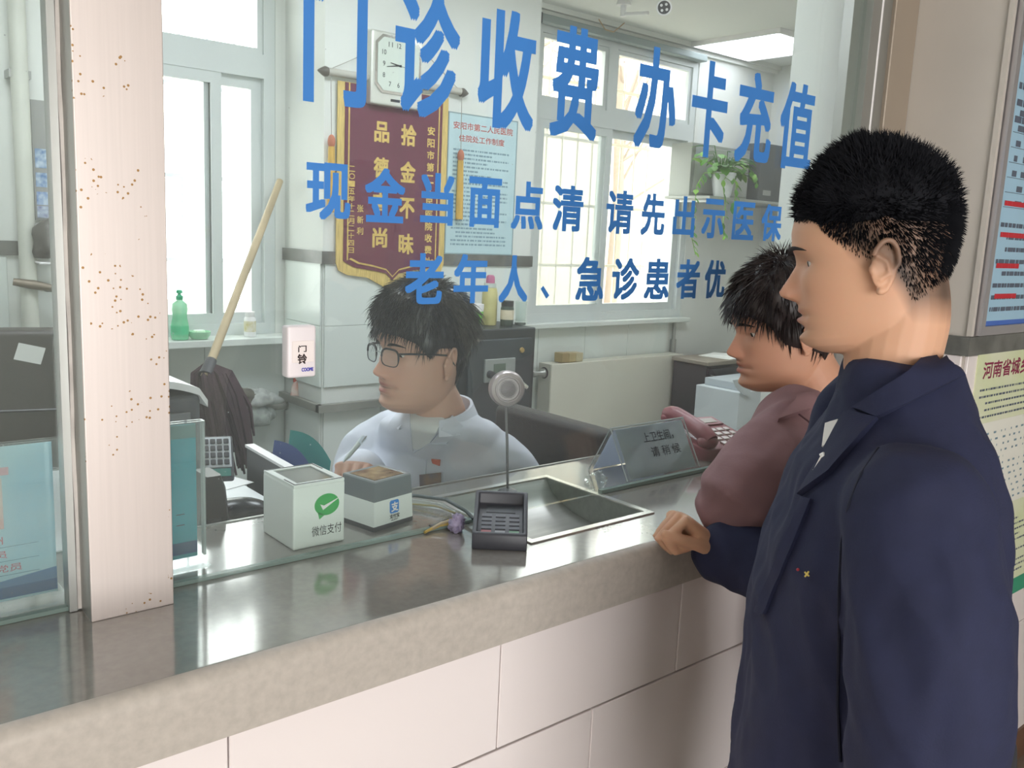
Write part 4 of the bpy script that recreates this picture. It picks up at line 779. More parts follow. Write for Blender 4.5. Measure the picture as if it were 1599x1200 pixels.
vs = [W_(a, b, 0) for a, b in outer_b]+[W_(a*1.0, b, slope(b)) for a, b in outer_b]+[W_(a, b, slope(b)) for a, b in inner]+[W_(a, b, slope(b)-(.006+.013*b/Dp)) for a, b in inner]
fs = [(3, 2, 1, 0)]+[(k, (k+1) % 4, 4+(k+1) % 4, 4+k) for k in range(4)]+[(4+k, 4+(k+1) % 4, 8+(k+1) % 4, 8+k) for k in range(4)]+[(8+k, 8+(k+1) % 4, 12+(k+1) % 4, 12+k) for k in range(4)]+[(12, 13, 14, 15)]
bmx = bmesh.new(); bvs = [bmx.verts.new(p) for p in vs]; [bmx.faces.new([bvs[i] for i in f]) for f in fs]; bmesh.ops.bevel(bmx, geom=bmx.edges[:], offset=.0022, segments=2, profile=.5, affect='EDGES')
part(pd, 'case', MB().bm(bmx), Mdk, 40)
def kz(b): return slope(b)-(.006+.013*b/Dp)
part(pd, 'screen', MB().prism([W_(.02, .070, kz(.070)+.001), W_(Wd-.02, .070, kz(.070)+.001), W_(Wd-.02, .090, kz(.090)+.001), W_(.02, .090, kz(.090)+.001)], (0, 0, -.001)), mat('pin_screen', '2c2f35', .5))
kc = [mat('key_dark', '50525a', .5), mat('key_red', '9a5a5e', .5), mat('key_green', '6a8f78', .5), mat('key_yellow', '8d8f95', .5)]
for r_ in range(5):
    for c_ in range(3):
        a, b = .0135+.0225*c_, .0115+.0112*r_; m = kc[0] if r_ else (kc[1], kc[3], kc[2])[c_]
        part(pd, 'key', MB().prism([W_(a, b, kz(b)+.002), W_(a+.016, b, kz(b)+.002), W_(a+.016, b+.0068, kz(b+.0068)+.002), W_(a, b+.0068, kz(b+.0068)+.002)], (0, 0, -.003)), m)
# microphone
mi = thing('desk_microphone', 'round silver desk microphone on a thin stalk behind the glass', 'microphone', (1.085, 1.268, CT)); bz = Vector((1.085, 1.268, CT+.0005))
tip = A(791, 607, y=1.27); axm = Vector((-.45, -.88, .06)).normalized()
part(mi, 'base', MB().lathe([(.0, 0), (.020, 0), (.020, .005), (.016, .009), (.005, .012)], 24, bz), mat('mic_base', '4a4b50', .4), 40); part(mi, 'stalk', MB().tube([bz+Vector((0, 0, .008)), bz.lerp(tip, .5), tip-Vector((0, 0, .028))], .0026, 8), mat('stalk_grey', '7d7d80', .35, .7), 60)
Msv = mat('mic_silver', 'b9aeb0', .32, .55)
hd = part(mi, 'head', MB().lathe([(.0, -.026), (.020, -.026), (.030, -.018), (.034, -.006), (.0345, .004), (.031, .012), (.025, .014), (.0235, .011), (.0, .011)], 32, tip, axm), Msv, 35)
part(mi, 'face_ring', MB().lathe([(.0255, .0135), (.024, .0165), (.0225, .0165), (.0205, .0125)], 32, tip, axm), mat('mic_ring', 'b3a9ab', .5, .3), 40, hd); part(mi, 'grille', MB().lathe([(.0205, .0105), (.0205, .0125), (.012, .014), (.0, .0145)], 32, tip, axm), mat('mic_grille', '8f868a', .5, .4), 40, hd)
um = axm.cross(Z).normalized(); vm = um.cross(axm)
for k in range(-6, 7):
    h = k*.0026; wd = math.sqrt(max(0, .0175**2-h*h)); c = tip+axm*(.0142-.0000)+vm*h
    part(mi, 'grille_slot', MB().tube([c-um*wd, c+axm*.0008, c+um*wd], .0005, 4), M_dark, None, hd)
# door bell box on the glass
be = thing('doorbell_box', 'white doorbell receiver stuck to the glass with handwritten tag', 'doorbell', (.6, GY-.02, 1.37))
e0 = A(449, 510, y=1.150); e1 = A(493, 588, y=1.150)
part(be, 'case', MB().rbox(e0.x, e1.x, 1.149, GY-.0045, e1.z, e0.z, .0035, 3), mat('bell_white', 'efe7ea', .35), 40)
part(be, 'paper_tag', MB().rbox(e0.x+.006, e1.x-.004, 1.1478, 1.149, e1.z+.022, e0.z-.021, .0005, 1), mat('bell_tag', 'f3e9e6', .7))
tw_ = e1.x-e0.x
part(be, 'handwriting', put_text(put_text(MB(), '门', (e0.x+.015, 1.1477, e0.z-.037), X, Z, .013, .0095, .03), '铃', (e0.x+.014, 1.1477, e0.z-.054), X, Z, .0145, .0145, .03), mat('ink_brown', '3a2d2c', .7))
part(be, 'brand_lettering', put_text(MB(), 'COOME', (e0.x+.021, 1.1488, e1.z+.0085), X, Z, .0185, .0055, .04), mat('brand_blue', '3d3fae', .5))
# brochure stands
def stand(name, label, x0, x1, y, top, sheet_fn):
    t = thing(name, label, 'brochure stand', ((x0+x1)/2, y, CT))
    part(t, 'front_plate', MB().box(x0, x1, y-.012, y-.010, CT+.012, top), M_acryl); part(t, 'back_plate', MB().box(x0, x1, y, y+.002, CT+.004, top), M_acryl)
    part(t, 'side_edge', MB().box(x1-.003, x1, y-.0098, y-.0002, CT+.012, top).box(x0, x0+.003, y-.0098, y-.0002, CT+.012, top), mat('acryl_edge', 'b9c4c4', .1, alpha=.7)); part(t, 'foot', MB().rbox(x0, x1, y-.035, y+.045, CT+.0002, CT+.004, .001, 1), M_acryl)
    sheet_fn(t, x0+.004, x1-.012, y-.006, CT+.012, top-.004)
def sheet1(t, a, b, y, z0, z1):
    part(t, 'leaflet', MB().box(a, b, y-.001, y+.001, z0, z1), translucent(mat('leaflet_teal', '4cc4d0', .6, var=.12, scale=9), .55)); part(t, 'leaflet_foot', MB().box(a, b, y-.0014, y-.001, z0+.006, z0+.024), translucent(mat('leaflet_blue', '3b78b4', .6), .55)); part(t, 'leaflet_head', MB().box(a, b, y-.0014, y-.001, z1-.02, z1-.0), translucent(mat('leaflet_pale', '8fc6c6', .6), .55))
    for k in range(2): part(t, 'printed_rule', MB().box(b-.03, b-.018, y-.0016, y-.0011, z0+.05+.016*k, z0+.051+.016*k), M_ink)
stand('brochure_stand', 'clear acrylic stand with teal leaflet right of the steel post', .355, .481, 1.247, A(313, 655, y=1.247).z, sheet1)
def sheet2(t, a, b, y, z0, z1):
    part(t, 'leaflet', MB().box(a, b, y-.001, y+.001, z0, z1), translucent(mat('leaflet_sky', 'b4dcec', .6, var=.22, scale=7, col2='dcf0f2'), .55)); part(t, 'leaflet_foot', MB().box(a, b, y-.0014, y-.001, z0+.003, z0+.018), translucent(mat('leaflet_blue2', '4a7fc4', .6), .55)); part(t, 'wave_band', MB().prism([(a, y-.0013, z0+.018), (b, y-.0013, z0+.018), (b, y-.0013, z0+.034), ((a+b)/2, y-.0013, z0+.024), (a, y-.0013, z0+.02)], (0, .0002, 0)), translucent(mat('leaflet_mid', '6fa6d4', .6), .55))
    part(t, 'portrait', MB().box(b-.115, b-.058, y-.0016, y-.001, z0+.095, z0+.160), mat('portrait_red', 'd59a98', .6, var=.5, scale=25, col2='e8e4e0')); part(t, 'emblem', MB().box(b-.068, b-.05, y-.0016, y-.001, z1-.036, z1-.026), mat('emblem_red', 'd8aab4', .6))
    for k, s in enumerate(('亚洲', '计员', '产党员')):
        zz = z0+.075-.0185*k; part(t, 'lettering', put_text(MB(), s, (b-.09+.002*k, y-.0012, zz), X, Z, (.030, .032, .046)[k], .010, .01), mat('letter_red', 'c76d78', .7)); part(t, 'printed_rule', MB().box(a+.02, b-.02, y-.0016, y-.001, zz-.0045, zz-.0038), M_small)
stand('brochure_stand', 'clear acrylic stand with sky blue staff card behind the left pane', .10, .287, 1.222, A(93, 682, y=1.222).z, sheet2)
# tent sign
ti = thing('tent_sign', 'clear acrylic tent sign with printed notice beside the red telephone', 'sign', (1.47, 1.25, CT))
fx0, fx1, fb, ap, az = 1.352, 1.588, 1.202, 1.258, CT+.103
nf = Vector((0, -(az-CT), ap-fb)).normalized(); vv_ = Vector((0, ap-fb, az-CT)).normalized()
def pane(mb, o, u, v, wd, ht, th): u = Vector(u); v = Vector(v); n = u.cross(v); o = Vector(o); return mb.prism([o, o+u*wd, o+u*wd+v*ht, o+v*ht], -n*th)
Ls = math.hypot(ap-fb, az-CT)
part(ti, 'front_panel', pane(MB(), (fx0, fb, CT+.001), X, vv_, fx1-fx0, Ls, .002), M_acryl); part(ti, 'rear_panel', pane(MB(), (fx1, 2*ap-fb, CT+.001), -X, Vector((0, fb-ap, az-CT)).normalized(), fx1-fx0, Ls, .002), M_acryl)
part(ti, 'front_sheet', pane(MB(), Vector((fx0+.014, fb, CT+.002))-nf*.0012*0+Vector((0, .003, 0)), X, vv_, fx1-fx0-.02, Ls-.008, .0008), translucent(mat('sign_paper', 'e6eff3', .6), .55)); part(ti, 'rear_sheet', pane(MB(), Vector((fx1-.01, 2*ap-fb-.003, CT+.002)), -X, Vector((0, fb-ap, az-CT)).normalized(), fx1-fx0-.02, Ls-.008, .0008), translucent(mat('sign_paper2', 'd2d8e4', .6), .55))
part(ti, 'edge_strip', MB().tube([(fx0, fb-.001, CT+.002), (fx0, ap, az), (fx0, 2*ap-fb, CT+.002)], .0016, 6).tube([(fx0, ap, az), (fx1, ap, az)], .002, 6).tube([(fx1, fb-.001, CT+.002), (fx1, ap, az), (fx1, 2*ap-fb, CT+.002)], .0016, 6), mat('sign_edge', 'd5dcdf', .15), 60)
so = Vector((fx0, fb, CT+.002))+nf*.0006
part(ti, 'lettering', put_text(put_text(MB(), '上卫生间，', so+X*.085+vv_*.072, X, vv_, .098, .023, .01, .0008), '请 稍 候', so+X*.098+vv_*.039, X, vv_, .094, .022, .01, .0008), mat('sign_ink', '5a5f68', .7))
# telephone
def smooth3(P_, R_, n=5):
    o, r = [], []
    for i in range(len(P_)-1):
        p0, p1, p2, p3 = P_[max(i-1, 0)], P_[i], P_[i+1], P_[min(i+2, len(P_)-1)]
        for k in range(n):
            t = k/n; o.append(.5*((2*p1)+(p2-p0)*t+(2*p0-5*p1+4*p2-p3)*t*t+(3*p1-p0-3*p2+p3)*t**3)); r.append(R_[i]*(1-t)+R_[i+1]*t)
    return o+[P_[-1]], r+[R_[-1]]
ph = thing('telephone', 'dusky red push-button telephone behind the glass', 'telephone', (1.745, 1.30, CT)); Mt = Matrix.Translation((1.735, 1.292, CT)) @ Matrix.Rotation(-.16, 4, 'Z')
M_ph = mat('phone_red', '8f4f56', .4, var=.08, scale=10)
def pz_(y): return .028+.036*(y+.085)/.17
phb = MB(); rr = []
for (w_, d_, zf) in ((.088, .088, 0), (.092, .092, .012), (.090, .090, None), (.082, .082, None)):
    ring = []
    for k in range(32):
        a = 2*PI*k/32; cx2 = math.copysign(abs(math.cos(a))**.35, math.cos(a)); cy2 = math.copysign(abs(math.sin(a))**.35, math.sin(a)); yy = cy2*d_
        z = zf if zf is not None else pz_(yy)-(.004 if w_ > .085 else 0); ring.append(Mt @ Vector((cx2*w_, yy, z)))
    rr.append(ring)
part(ph, 'body', phb.loft(rr), M_ph, 50)
def tp_(x, y, e=0.): return Mt @ Vector((x, y, pz_(y)+e))
part(ph, 'display_frame', MB().prism([tp_(-.02, .03, .004), tp_(.075, .03, .004), tp_(.075, .072, .004), tp_(-.02, .072, .004)], (0, 0, -.006)), M_ph); part(ph, 'display', MB().prism([tp_(-.008, .038, .0055), tp_(.063, .038, .0055), tp_(.063, .062, .0055), tp_(-.008, .062, .0055)], (0, 0, -.003)), mat('phone_lcd', 'a79a90', .3))
for r_ in range(4):
    for c_ in range(4):
        x, y = -.018+.0235*c_, -.07+.0225*r_; part(ph, 'button', MB().prism([tp_(x, y, .004), tp_(x+(.017 if c_ < 3 else .013), y, .004), tp_(x+(.017 if c_ < 3 else .013), y+.013, .004), tp_(x, y+.013, .004)], (0, 0, -.006)), mat('button_pale', 'c9bcb8', .4))
hs = part(ph, 'handset', MB().tube(*smooth3([tp_(-.066, -.078, .016), tp_(-.068, -.05, .026), tp_(-.069, 0, .030), tp_(-.068, .05, .026), tp_(-.066, .078, .016)], [.018, .021, .019, .021, .018]), 16), M_ph, 60)
for yy in (-.066, .066): part(ph, 'handset_cup', MB().ell(tp_(-.066, yy, .012), .024, .024, .018), M_ph, 60, hs)
# small things on the counter
rnd = random.Random(4)
tag(lump((1.262, 1.204, CT+.015), .021, .017, .019, 21, .35, 60).build('plastic_wrap', M_clear, None, 60), 'crumpled clear plastic wrap beside the cash tray', 'plastic wrap')
wr = thing('candy_wrapper', 'crumpled pale purple wrapper beside the PIN pad', 'wrapper', (.865, 1.12, CT))
cw = A(726, 822, z=CT+.012); part(wr, 'ball', lump((cw.x-.008, cw.y+.012, CT+.0135), .013, .013, .0165, 8, .35, 90), mat('wrap_purple', 'aaa0bf', .3, var=.4, scale=90), 60); part(wr, 'twist_end', lump((cw.x+.001, cw.y+.022, CT+.02), .006, .009, .007, 18, .4, 120, flat=False), MATS['wrap_purple'], 60)
cb = thing('cable_bundle', 'tangle of yellow and black wires under the glass edge', 'cables', (.86, 1.19, CT))
for k in range(7):
    a = A(663+k*3, 832-k*1.5, z=CT+.004); b_ = A(720, 815+2*k-6, z=CT+.006)
    part(cb, 'wire', MB().tube([a, a.lerp(b_, .35)+Vector((0, .004*math.sin(k*2), .004+.002*(k % 3))), a.lerp(b_, .7)+Vector((.0, -.004*math.cos(k*3), .006)), b_], .0024, 6), mat('wire_%d' % (k % 3), ('b8a05a', '3d3b3a', 'a79a80')[k % 3], .4), 60)
part(cb, 'plug', MB().rbox(a.x-.012, a.x, a.y-.004, a.y+.006, CT+.001, CT+.009, .002, 2), M_black)
gc = thing('grey_cable', 'dark cable curving from the clerk side to the PIN pad', 'cable', (.9, 1.3, CT))
part(gc, 'cable', MB().tube([(.80, 1.383, CT+.004), (.852, 1.355, CT+.006), (.90, 1.31, CT+.016), (.925, 1.25, CT+.02), (.925, 1.19, CT+.015), (.915, 1.155, CT+.012)], .0034, 8), mat('cable_dark', '4a5558', .4), 60)
part(gc, 'yellow_wire', MB().tube([(.84, 1.352, CT+.003), (.88, 1.31, CT+.004), (.91, 1.26, CT+.008), (.92, 1.20, CT+.006)], .0018, 6), MATS['wire_0'], 60)
part(gc, 'clear_sleeve', MB().tube([(.85, 1.34, CT+.004), (.89, 1.30, CT+.008), (.915, 1.25, CT+.009), (.92, 1.21, CT+.006)], [.004, .008, .008, .004], 8), M_clear, 60)
gm = thing('glass_ornament', 'tiny brown trinket near the mauve sleeve on the counter', 'trinket', A(1097, 778, z=CT)); gp = Vector(gm.location)
part(gm, 'stone', lump(gp+Vector((0, 0, .008)), .012, .009, .009, 31, .2, 60), mat('trinket', '5e4a44', .3), 60); part(gm, 'ring', MB().tube([gp+Vector((.012+.006*math.cos(a), .006*math.sin(a), .003)) for a in [2*PI*k/12 for k in range(13)]], .0012, 5), M_alu, 60)

# ================================================================== HALL NOTICE BOARDS
pf = thing('notice_board', 'silver framed blue notice board high on the hall wall', 'notice board', (2.6, .93, 1.40))
x0, x1, z0, z1 = 2.262, 2.95, 1.402, 2.45; yf = .912
part(pf, 'frame', bars(MB(), x0, x1, z0, z1, yf, .9365, .022), mat('frame_silver', 'c3bfc2', .3, .7)); part(pf, 'corner_bead', MB().box(2.243, 2.256, .925, .937, 1.40, 2.7), M_wallp); part(pf, 'sheet', MB().box(x0+.022, x1-.022, yf+.008, .9365, z0+.022, z1-.022), mat('board_blue', 'a9cfe6', .4, var=.05, scale=4)); part(pf, 'foot_band', MB().box(x0+.022, x1-.022, yf+.0074, yf+.008, z0+.022, z0+.034), mat('board_band', '4a6fc0', .5))
M_pd = mat('print_dark', '5d6675', .7)
dashes(pf, 'small_print', M_pd, (x0+.05, yf+.008, z1-.55), X, Z, .55, .42, 11, 7, .4, .006)
dashes(pf, 'red_headings', M_redink, (x0+.055, yf+.0075, z0+.07), X, Z, .16, .30, 4, 9, .16, .002, .9)
dashes(pf, 'small_print', M_pd, (x0+.05, yf+.008, z0+.05), X, Z, .55, .235, 8, 12, .36, .006)
for k in range(7): part(pf, 'table_rule', MB().box(x0+.05, x1-.05, yf+.0072, yf+.008, z0+.31+.035*k, z0+.3112+.035*k), M_pd)
dashes(pf, 'table_print', M_pd, (x0+.075, yf+.008, z0+.305), X, Z, .48, .245, 7, 15, .4, .05)
dashes(pf, 'table_heading', M_redink, (x0+.1, yf+.008, z0+.57), X, Z, .3, .03, 1, 17, .4, .004)
pg = thing('wall_notice', 'yellow green printed notice below the blue board', 'notice', (2.6, .925, .6))
x0, x1, z0, z1 = 2.305, 2.92, .62, 1.372; yf = .9255
part(pg, 'sheet', MB().box(x0, x1, yf, .929, z0, z1), mat('notice_green', 'd8e2b0', .5, var=.06, scale=5, col2='e6e6cf')); part(pg, 'foot_band', MB().box(x0, x1, yf-.0005, yf, z0, z0+.05), mat('notice_foot', '3f9d7a', .5)); part(pg, 'pale_table', MB().box(x0+.06, x1-.05, yf-.0005, yf, z0+.3, z0+.55), mat('notice_pale', 'ecebe0', .6))
part(pg, 'heading', put_text(MB(), '河南省城乡居民', (x0+.035, yf-.0002, z1-.085), X, Z, .40, .045, .02), mat('heading_maroon', '8e2f4f', .7))
dashes(pg, 'small_print', M_pd, (x0+.03, yf-.0001, z0+.56), X, Z, .52, .09, 5, 21, .3, .008); dashes(pg, 'table_print', M_small, (x0+.07, yf-.0007, z0+.31), X, Z, .45, .22, 12, 22, .3, .05); dashes(pg, 'small_print', M_pd, (x0+.03, yf-.0001, z0+.07), X, Z, .52, .2, 12, 23, .3, .008)
# ================================================================== PEOPLE
from mathutils.bvhtree import BVHTree
def D(px, py, d):
    r = ray(px, py); return Vector((r[0]*d, r[1]*d, CAMZ+r[2]*d))
def cdir(x, y, z): return Vector([RM[i][0]*x+RM[i][1]*y+RM[i][2]*z for i in range(3)]).normalized()
def frame(o, f, roll=0.):
    f = f.normalized(); up = (Z-f*f.z).normalized(); r = f.cross(up)
    if roll: q = Matrix.Rotation(roll, 3, f); up = q @ up; r = q @ r
    return Matrix(((r.x, f.x, up.x, o.x), (r.y, f.y, up.y, o.y), (r.z, f.z, up.z, o.z), (0, 0, 0, 1)))
HT = np.array([  # z, front, back, halfwidth
 (-.122, .030, -.030, .018), (-.116, .066, -.045, .034), (-.106, .084, -.055, .046), (-.096, .091, -.060, .053), (-.086, .0865, -.066, .058), (-.074, .090, -.071, .0615), (-.066, .0885, -.074, .063), (-.056, .091, -.078, .065),
 (-.046, .0885, -.082, .067), (-.03, .0875, -.088, .069), (-.015, .0865, -.094, .071), (0, .0855, -.098, .0725), (.012, .0905, -.100, .074), (.022, .0945, -.102, .075), (.04, .0945, -.103, .076), (.06, .0885, -.101, .0745), (.08, .074, -.092, .069), (.095, .056, -.078, .060), (.108, .033, -.055, .044), (.116, .010, -.030, .024), (.1185, -.006, -.014, .006)])
def _t(z, c): return float(np.interp(z, HT[:, 0], HT[:, c]))
def g2(x, z, cx, cz, sx, sz): return math.exp(-((x-cx)/sx)**2-((z-cz)/sz)**2)
NOSE = np.array([(-.056, 0), (-.050, .003), (-.0455, .012), (-.040, .0215), (-.034, .0235), (-.026, .019), (-.014, .012), (-.002, .0055), (.010, .002), (.02, 0)])
NW = np.array([(-.05, .0135), (-.042, .014), (-.034, .0115), (-.015, .009), (.01, .0095)])
def hsurf(z, th, feat=True, p=None):
    p = p or {}
    w_ = _t(z, 3)*p.get('w', 1); yf = _t(z, 1); yb = _t(z, 2); yc = -.006
    s, c = math.sin(th), math.cos(th); e = .92
    x = w_*math.copysign(abs(s)**e, s); y = yc+(yf-yc if c > 0 else yc-yb)*math.copysign(abs(c)**e, c)
    if feat and c > 0:
        k = min(1, c*1.6); d = 0.
        d += float(np.interp(z, NOSE[:, 0], NOSE[:, 1]))*p.get('nose', 1)*1.10*math.exp(-(x/float(np.interp(z, NW[:, 0], NW[:, 1])))**2)
        for sg in (-1, 1):
            d += .007*g2(x, z, sg*.0135, -.0415, .0055, .006)-.0085*g2(x, z, sg*.031, .001, .015, .0095)+.0035*g2(x, z, sg*.030, .019, .018, .006)+.004*g2(x, z, sg*.046, -.022, .018, .018)
            d -= .003*g2(x, z, sg*.027, -.066, .006, .006)
            d += .0045*g2(x, z, sg*.031, .004, .012, .0028)-.0015*g2(x, z, sg*.031, -.001, .012, .002)
        d += .0030*g2(x, z, 0, -.0605, .019, .0042)+.0055*g2(x, z, 0, -.0725, .016, .0048)-.0055*g2(x, z, 0, -.0662, .024, .0019)-.0025*g2(x, z, 0, -.0525, .004, .004)-.004*g2(x, z, 0, -.084, .02, .005)+.003*g2(x, z, 0, -.098, .018, .009)
        y += d*k*1.12
    return Vector((x, y, z))
def head_mb(p=None, nz=120, nt=128):
    zs = [ -.122+.2405*(1-math.cos(PI*(i+.0)/nz))/2 for i in range(nz+1)]
    rings = [[hsurf(z, 2*PI*k/nt, True, p) for k in range(nt)] for z in zs]
    mb = MB().loft(rings)
    for sg in (-1, 1):      # ears
        E = Matrix.Translation((sg*.0735*(p or {}).get('w', 1), -.016, -.014)) @ Matrix.Rotation(sg*-.42, 4, 'Z') @ Matrix.Rotation(.16, 4, 'X')
        rim = [E @ Vector((sg*(.008+.004*math.sin(a)), .0165*math.cos(a)*(1 if math.sin(a) > 0 else .75), .031*math.sin(a)+(.0 if math.sin(a) > 0 else .002))) for a in [PI*(.12+1.5*k/18)*1.0 for k in range(19)]]
        mb.tube(rim, [.0036]*15+[.0042, .005, .0055, .005], 8); mb.ell((0, 0, 0), .0045, .0155, .027, None, 16, 10)
        k = 16*11; mb.v[-k:] = [tuple(E @ (Vector(q)+Vector((sg*.003, 0, 0)))) for q in mb.v[-k:]]
        mb.tube([E @ Vector((sg*.006, .010, .012)), E @ Vector((sg*.008, -.002, .006)), E @ Vector((sg*.008, -.006, -.008)), E @ Vector((sg*.006, .004, -.016))], .0035, 7); mb.ell(E @ Vector((sg*.003, .013, -.004)), .005, .004, .006)
    return mb
def remesh(mb, voxel, it=2, wrinkle=None):
    me = MB.mesh(mb, 'r', M_white); o = bpy.data.objects.new('r', me); COL.objects.link(o)
    md = o.modifiers.new('r', 'REMESH'); md.mode = 'VOXEL'; md.voxel_size = voxel; md.adaptivity = 0
    bpy.context.view_layer.update(); ev = o.evaluated_get(bpy.context.evaluated_depsgraph_get()); m2 = bpy.data.meshes.new_from_object(ev)
    bpy.data.objects.remove(o); bpy.data.meshes.remove(me)
    n = len(m2.vertices); v = np.empty(n*3); m2.vertices.foreach_get('co', v); v = v.reshape(-1, 3); e = np.empty(len(m2.edges)*2, dtype=np.int64); m2.edges.foreach_get('vertices', e); e = e.reshape(-1, 2)
    deg = np.bincount(e.ravel(), minlength=n)[:, None].clip(1)
    for i in range(it):
        acc = np.zeros_like(v); np.add.at(acc, e[:, 0], v[e[:, 1]]); np.add.at(acc, e[:, 1], v[e[:, 0]]); v = v*.4+acc/deg*.6
    if wrinkle:
        m2.vertices.foreach_set('co', v.ravel()); m2.update(); nr = np.empty(n*3); m2.vertex_normals.foreach_get('vector', nr); nr = nr.reshape(-1, 3)
        v = v+nr*np.array([wrinkle(Vector(p)) for p in v])[:, None]
    m2.vertices.foreach_set('co', v.ravel()); m2.update()
    f = [tuple(p.vertices) for p in m2.polygons]; bpy.data.meshes.remove(m2)
    return v, f
def skin_mat(name):
    m = bpy.data.materials.new(name); m.use_nodes = True; nt = m.node_tree; b = nt.nodes['Principled BSDF']
    a = nt.nodes.new('ShaderNodeAttribute'); a.attribute_name = 'tint'; nt.links.new(a.outputs['Color'], b.inputs['Base Color'])
    b.inputs['Roughness'].default_value = .52; b.inputs['Subsurface Weight'].default_value = .12; b.inputs['Subsurface Radius'].default_value = (.012, .004, .002); b.inputs['Subsurface Scale'].default_value = 1.0
    b.inputs['Specular IOR Level'].default_value = .35
    return m
M_skin = skin_mat('skin')
def hand_mb(Mw, s, curls, thumb=(.6, .75, -.25), tc=.3):
    """s=-1: thumb on -X; local +Y to the fingers, +Z back of the hand"""
    mb = MB(); ring = lambda y, w_, t, zc: [Mw @ Vector((w_*math.copysign(abs(math.cos(a))**.7, math.cos(a)), y, zc+t*math.copysign(abs(math.sin(a))**.8, math.sin(a)))) for a in [2*PI*k/20 for k in range(20)]]
    mb.loft([ring(-.05, .027, .020, 0), ring(-.01, .028, .019, 0), ring(.02, .036, .017, 0), ring(.055, .0415, .0145, .0), ring(.082, .041, .0125, .002), ring(.092, .038, .009, .001)])
    for i, (x, y0, L) in enumerate(((.030, .088, (.044, .026, .020)), (.0105, .093, (.048, .030, .021)), (-.0095, .091, (.044, .028, .021)), (-.029, .084, (.035, .021, .018)))):
        c = curls[i]; p = Vector((s*x, y0, .001)); d = 0.; pts = [Vector((s*x, y0-.03, .001)), p]; rad = [.0095, .0102 if i < 3 else .0088]
        for q in range(3):
            d += c[q]; nx = p+Vector((-s*.0015*i*0, math.cos(d), -math.sin(d)))*L[q]
            pts += [p.lerp(nx, .5), nx]; r_ = (.0090, .0086, .0076)[q]*(1 if i < 3 else .88); rad += [r_*.97, r_]; p = nx
        mb.tube([Mw @ q for q in pts], rad, 10); mb.ell(Mw @ p, rad[-1], rad[-1], rad[-1], None, 10, 8)
    t = Vector((s*thumb[0], thumb[1], thumb[2])).normalized(); p = Vector((s*.026, .018, -.006)); pts = [Vector((s*.012, .0, -.004)), p]; rad = [.014, .0155]
    for q, L in enumerate((.038, .032, .024)):
        nx = p+t*L; pts += [p.lerp(nx, .5), nx]; rad += [(.0135, .0105, .0095)[q], (.0112, .0098, .0078)[q]]; p = nx; t = (t+Vector((-s*tc, .1, -.02))).normalized()
    mb.tube([Mw @ q for q in pts], rad, 10); mb.ell(Mw @ p, .0078, .0078, .0078, None, 10, 8)
    return mb
class Fig:
    """one person: a continuous body mesh plus hair and clothing children"""
    def __init__(s, label, base): s.t = thing('person', label, 'person', base); s.chunks = []
    def add(s, vf, col):
        v, f = vf; s.chunks.append((np.asarray(v, float), f, col))
    def body(s):
        vs, fs, cs, k = [], [], [], 0
        for v, f, col in s.chunks:
            vs.append(v); fs += [tuple(i+k for i in q) for q in f]; k += len(v); cs += [col(p) for p in v]
        me = bpy.data.meshes.new('body'); me.from_pydata(np.concatenate(vs).tolist(), [], fs); a = me.color_attributes.new('tint', 'FLOAT_COLOR', 'POINT')
        a.data.foreach_set('color', np.array([(*c, 1) for c in cs], dtype=np.float32).ravel()); me.materials.append(M_skin); me.shade_smooth(); me.transform(at0(s.t)); return link('body', me, s.t)
def cloth(t, name, vf, m, parent=None):
    v, f = vf; me = bpy.data.meshes.new(name); me.from_pydata(np.asarray(v).tolist(), [], f); me.materials.append(m); me.shade_smooth()
    b = BVHTree.FromPolygons([Vector(p) for p in v], f); me.transform(at0(t)); return link(name, me, parent or t), b
CAMP = Vector((0, 0, CAMZ))
def drape(bvh, quad, nu, nv, off, skirt=True):
    """sheet laid on a garment: the four outline corners are sighted on the garment surface, then the sheet follows it"""
    P0, P1 = {}, {}
    for j in range(nv+1):
        for i in range(nu+1):
            u, v = i/nu, j/nv
            px = (1-v)*((1-u)*quad[0][0]+u*quad[1][0])+v*((1-u)*quad[3][0]+u*quad[2][0]); py = (1-v)*((1-u)*quad[0][1]+u*quad[1][1])+v*((1-u)*quad[3][1]+u*quad[2][1])
            d = Vector(ray(px, py)).normalized(); h, n, _, _ = bvh.ray_cast(CAMP, d)
            if h is None: continue
            n = n if n.dot(d) < 0 else -n; n = (n-d*.4).normalized(); P0[i, j] = h+n*off; P1[i, j] = h-n*.002
    ids = {k: q for q, k in enumerate(P0)}; m = len(ids); fs = []; cnt = {}
    for j in range(nv):
        for i in range(nu):
            c = [(i, j), (i+1, j), (i+1, j+1), (i, j+1)]
            if not all(k in ids for k in c): continue
            if max((P0[c[x]]-P0[c[(x+1) % 4]]).length for x in range(4)) > .05: continue
            fs.append(tuple(ids[k] for k in c))
            for x in range(4):
                e = (ids[c[x]], ids[c[(x+1) % 4]]); cnt[e] = 1
    par = list(range(m))           # keep one connected piece
    def fd(q):
        while par[q] != q: q = par[q]
        return q
    for f in fs:
        for q in f[1:]: par[fd(q)] = fd(f[0])
    big = {}
    for f in fs: big[fd(f[0])] = big.get(fd(f[0]), 0)+1
    if big:
        k0 = max(big, key=big.get); fs = [f for f in fs if fd(f[0]) == k0]; cnt = {e: 1 for e in cnt if fd(e[0]) == k0}
    if skirt: fs += [(b_, a_, a_+m, b_+m) for a_, b_ in cnt if (b_, a_) not in cnt]
    return MB().add(list(P0.values())+list(P1.values()), fs)
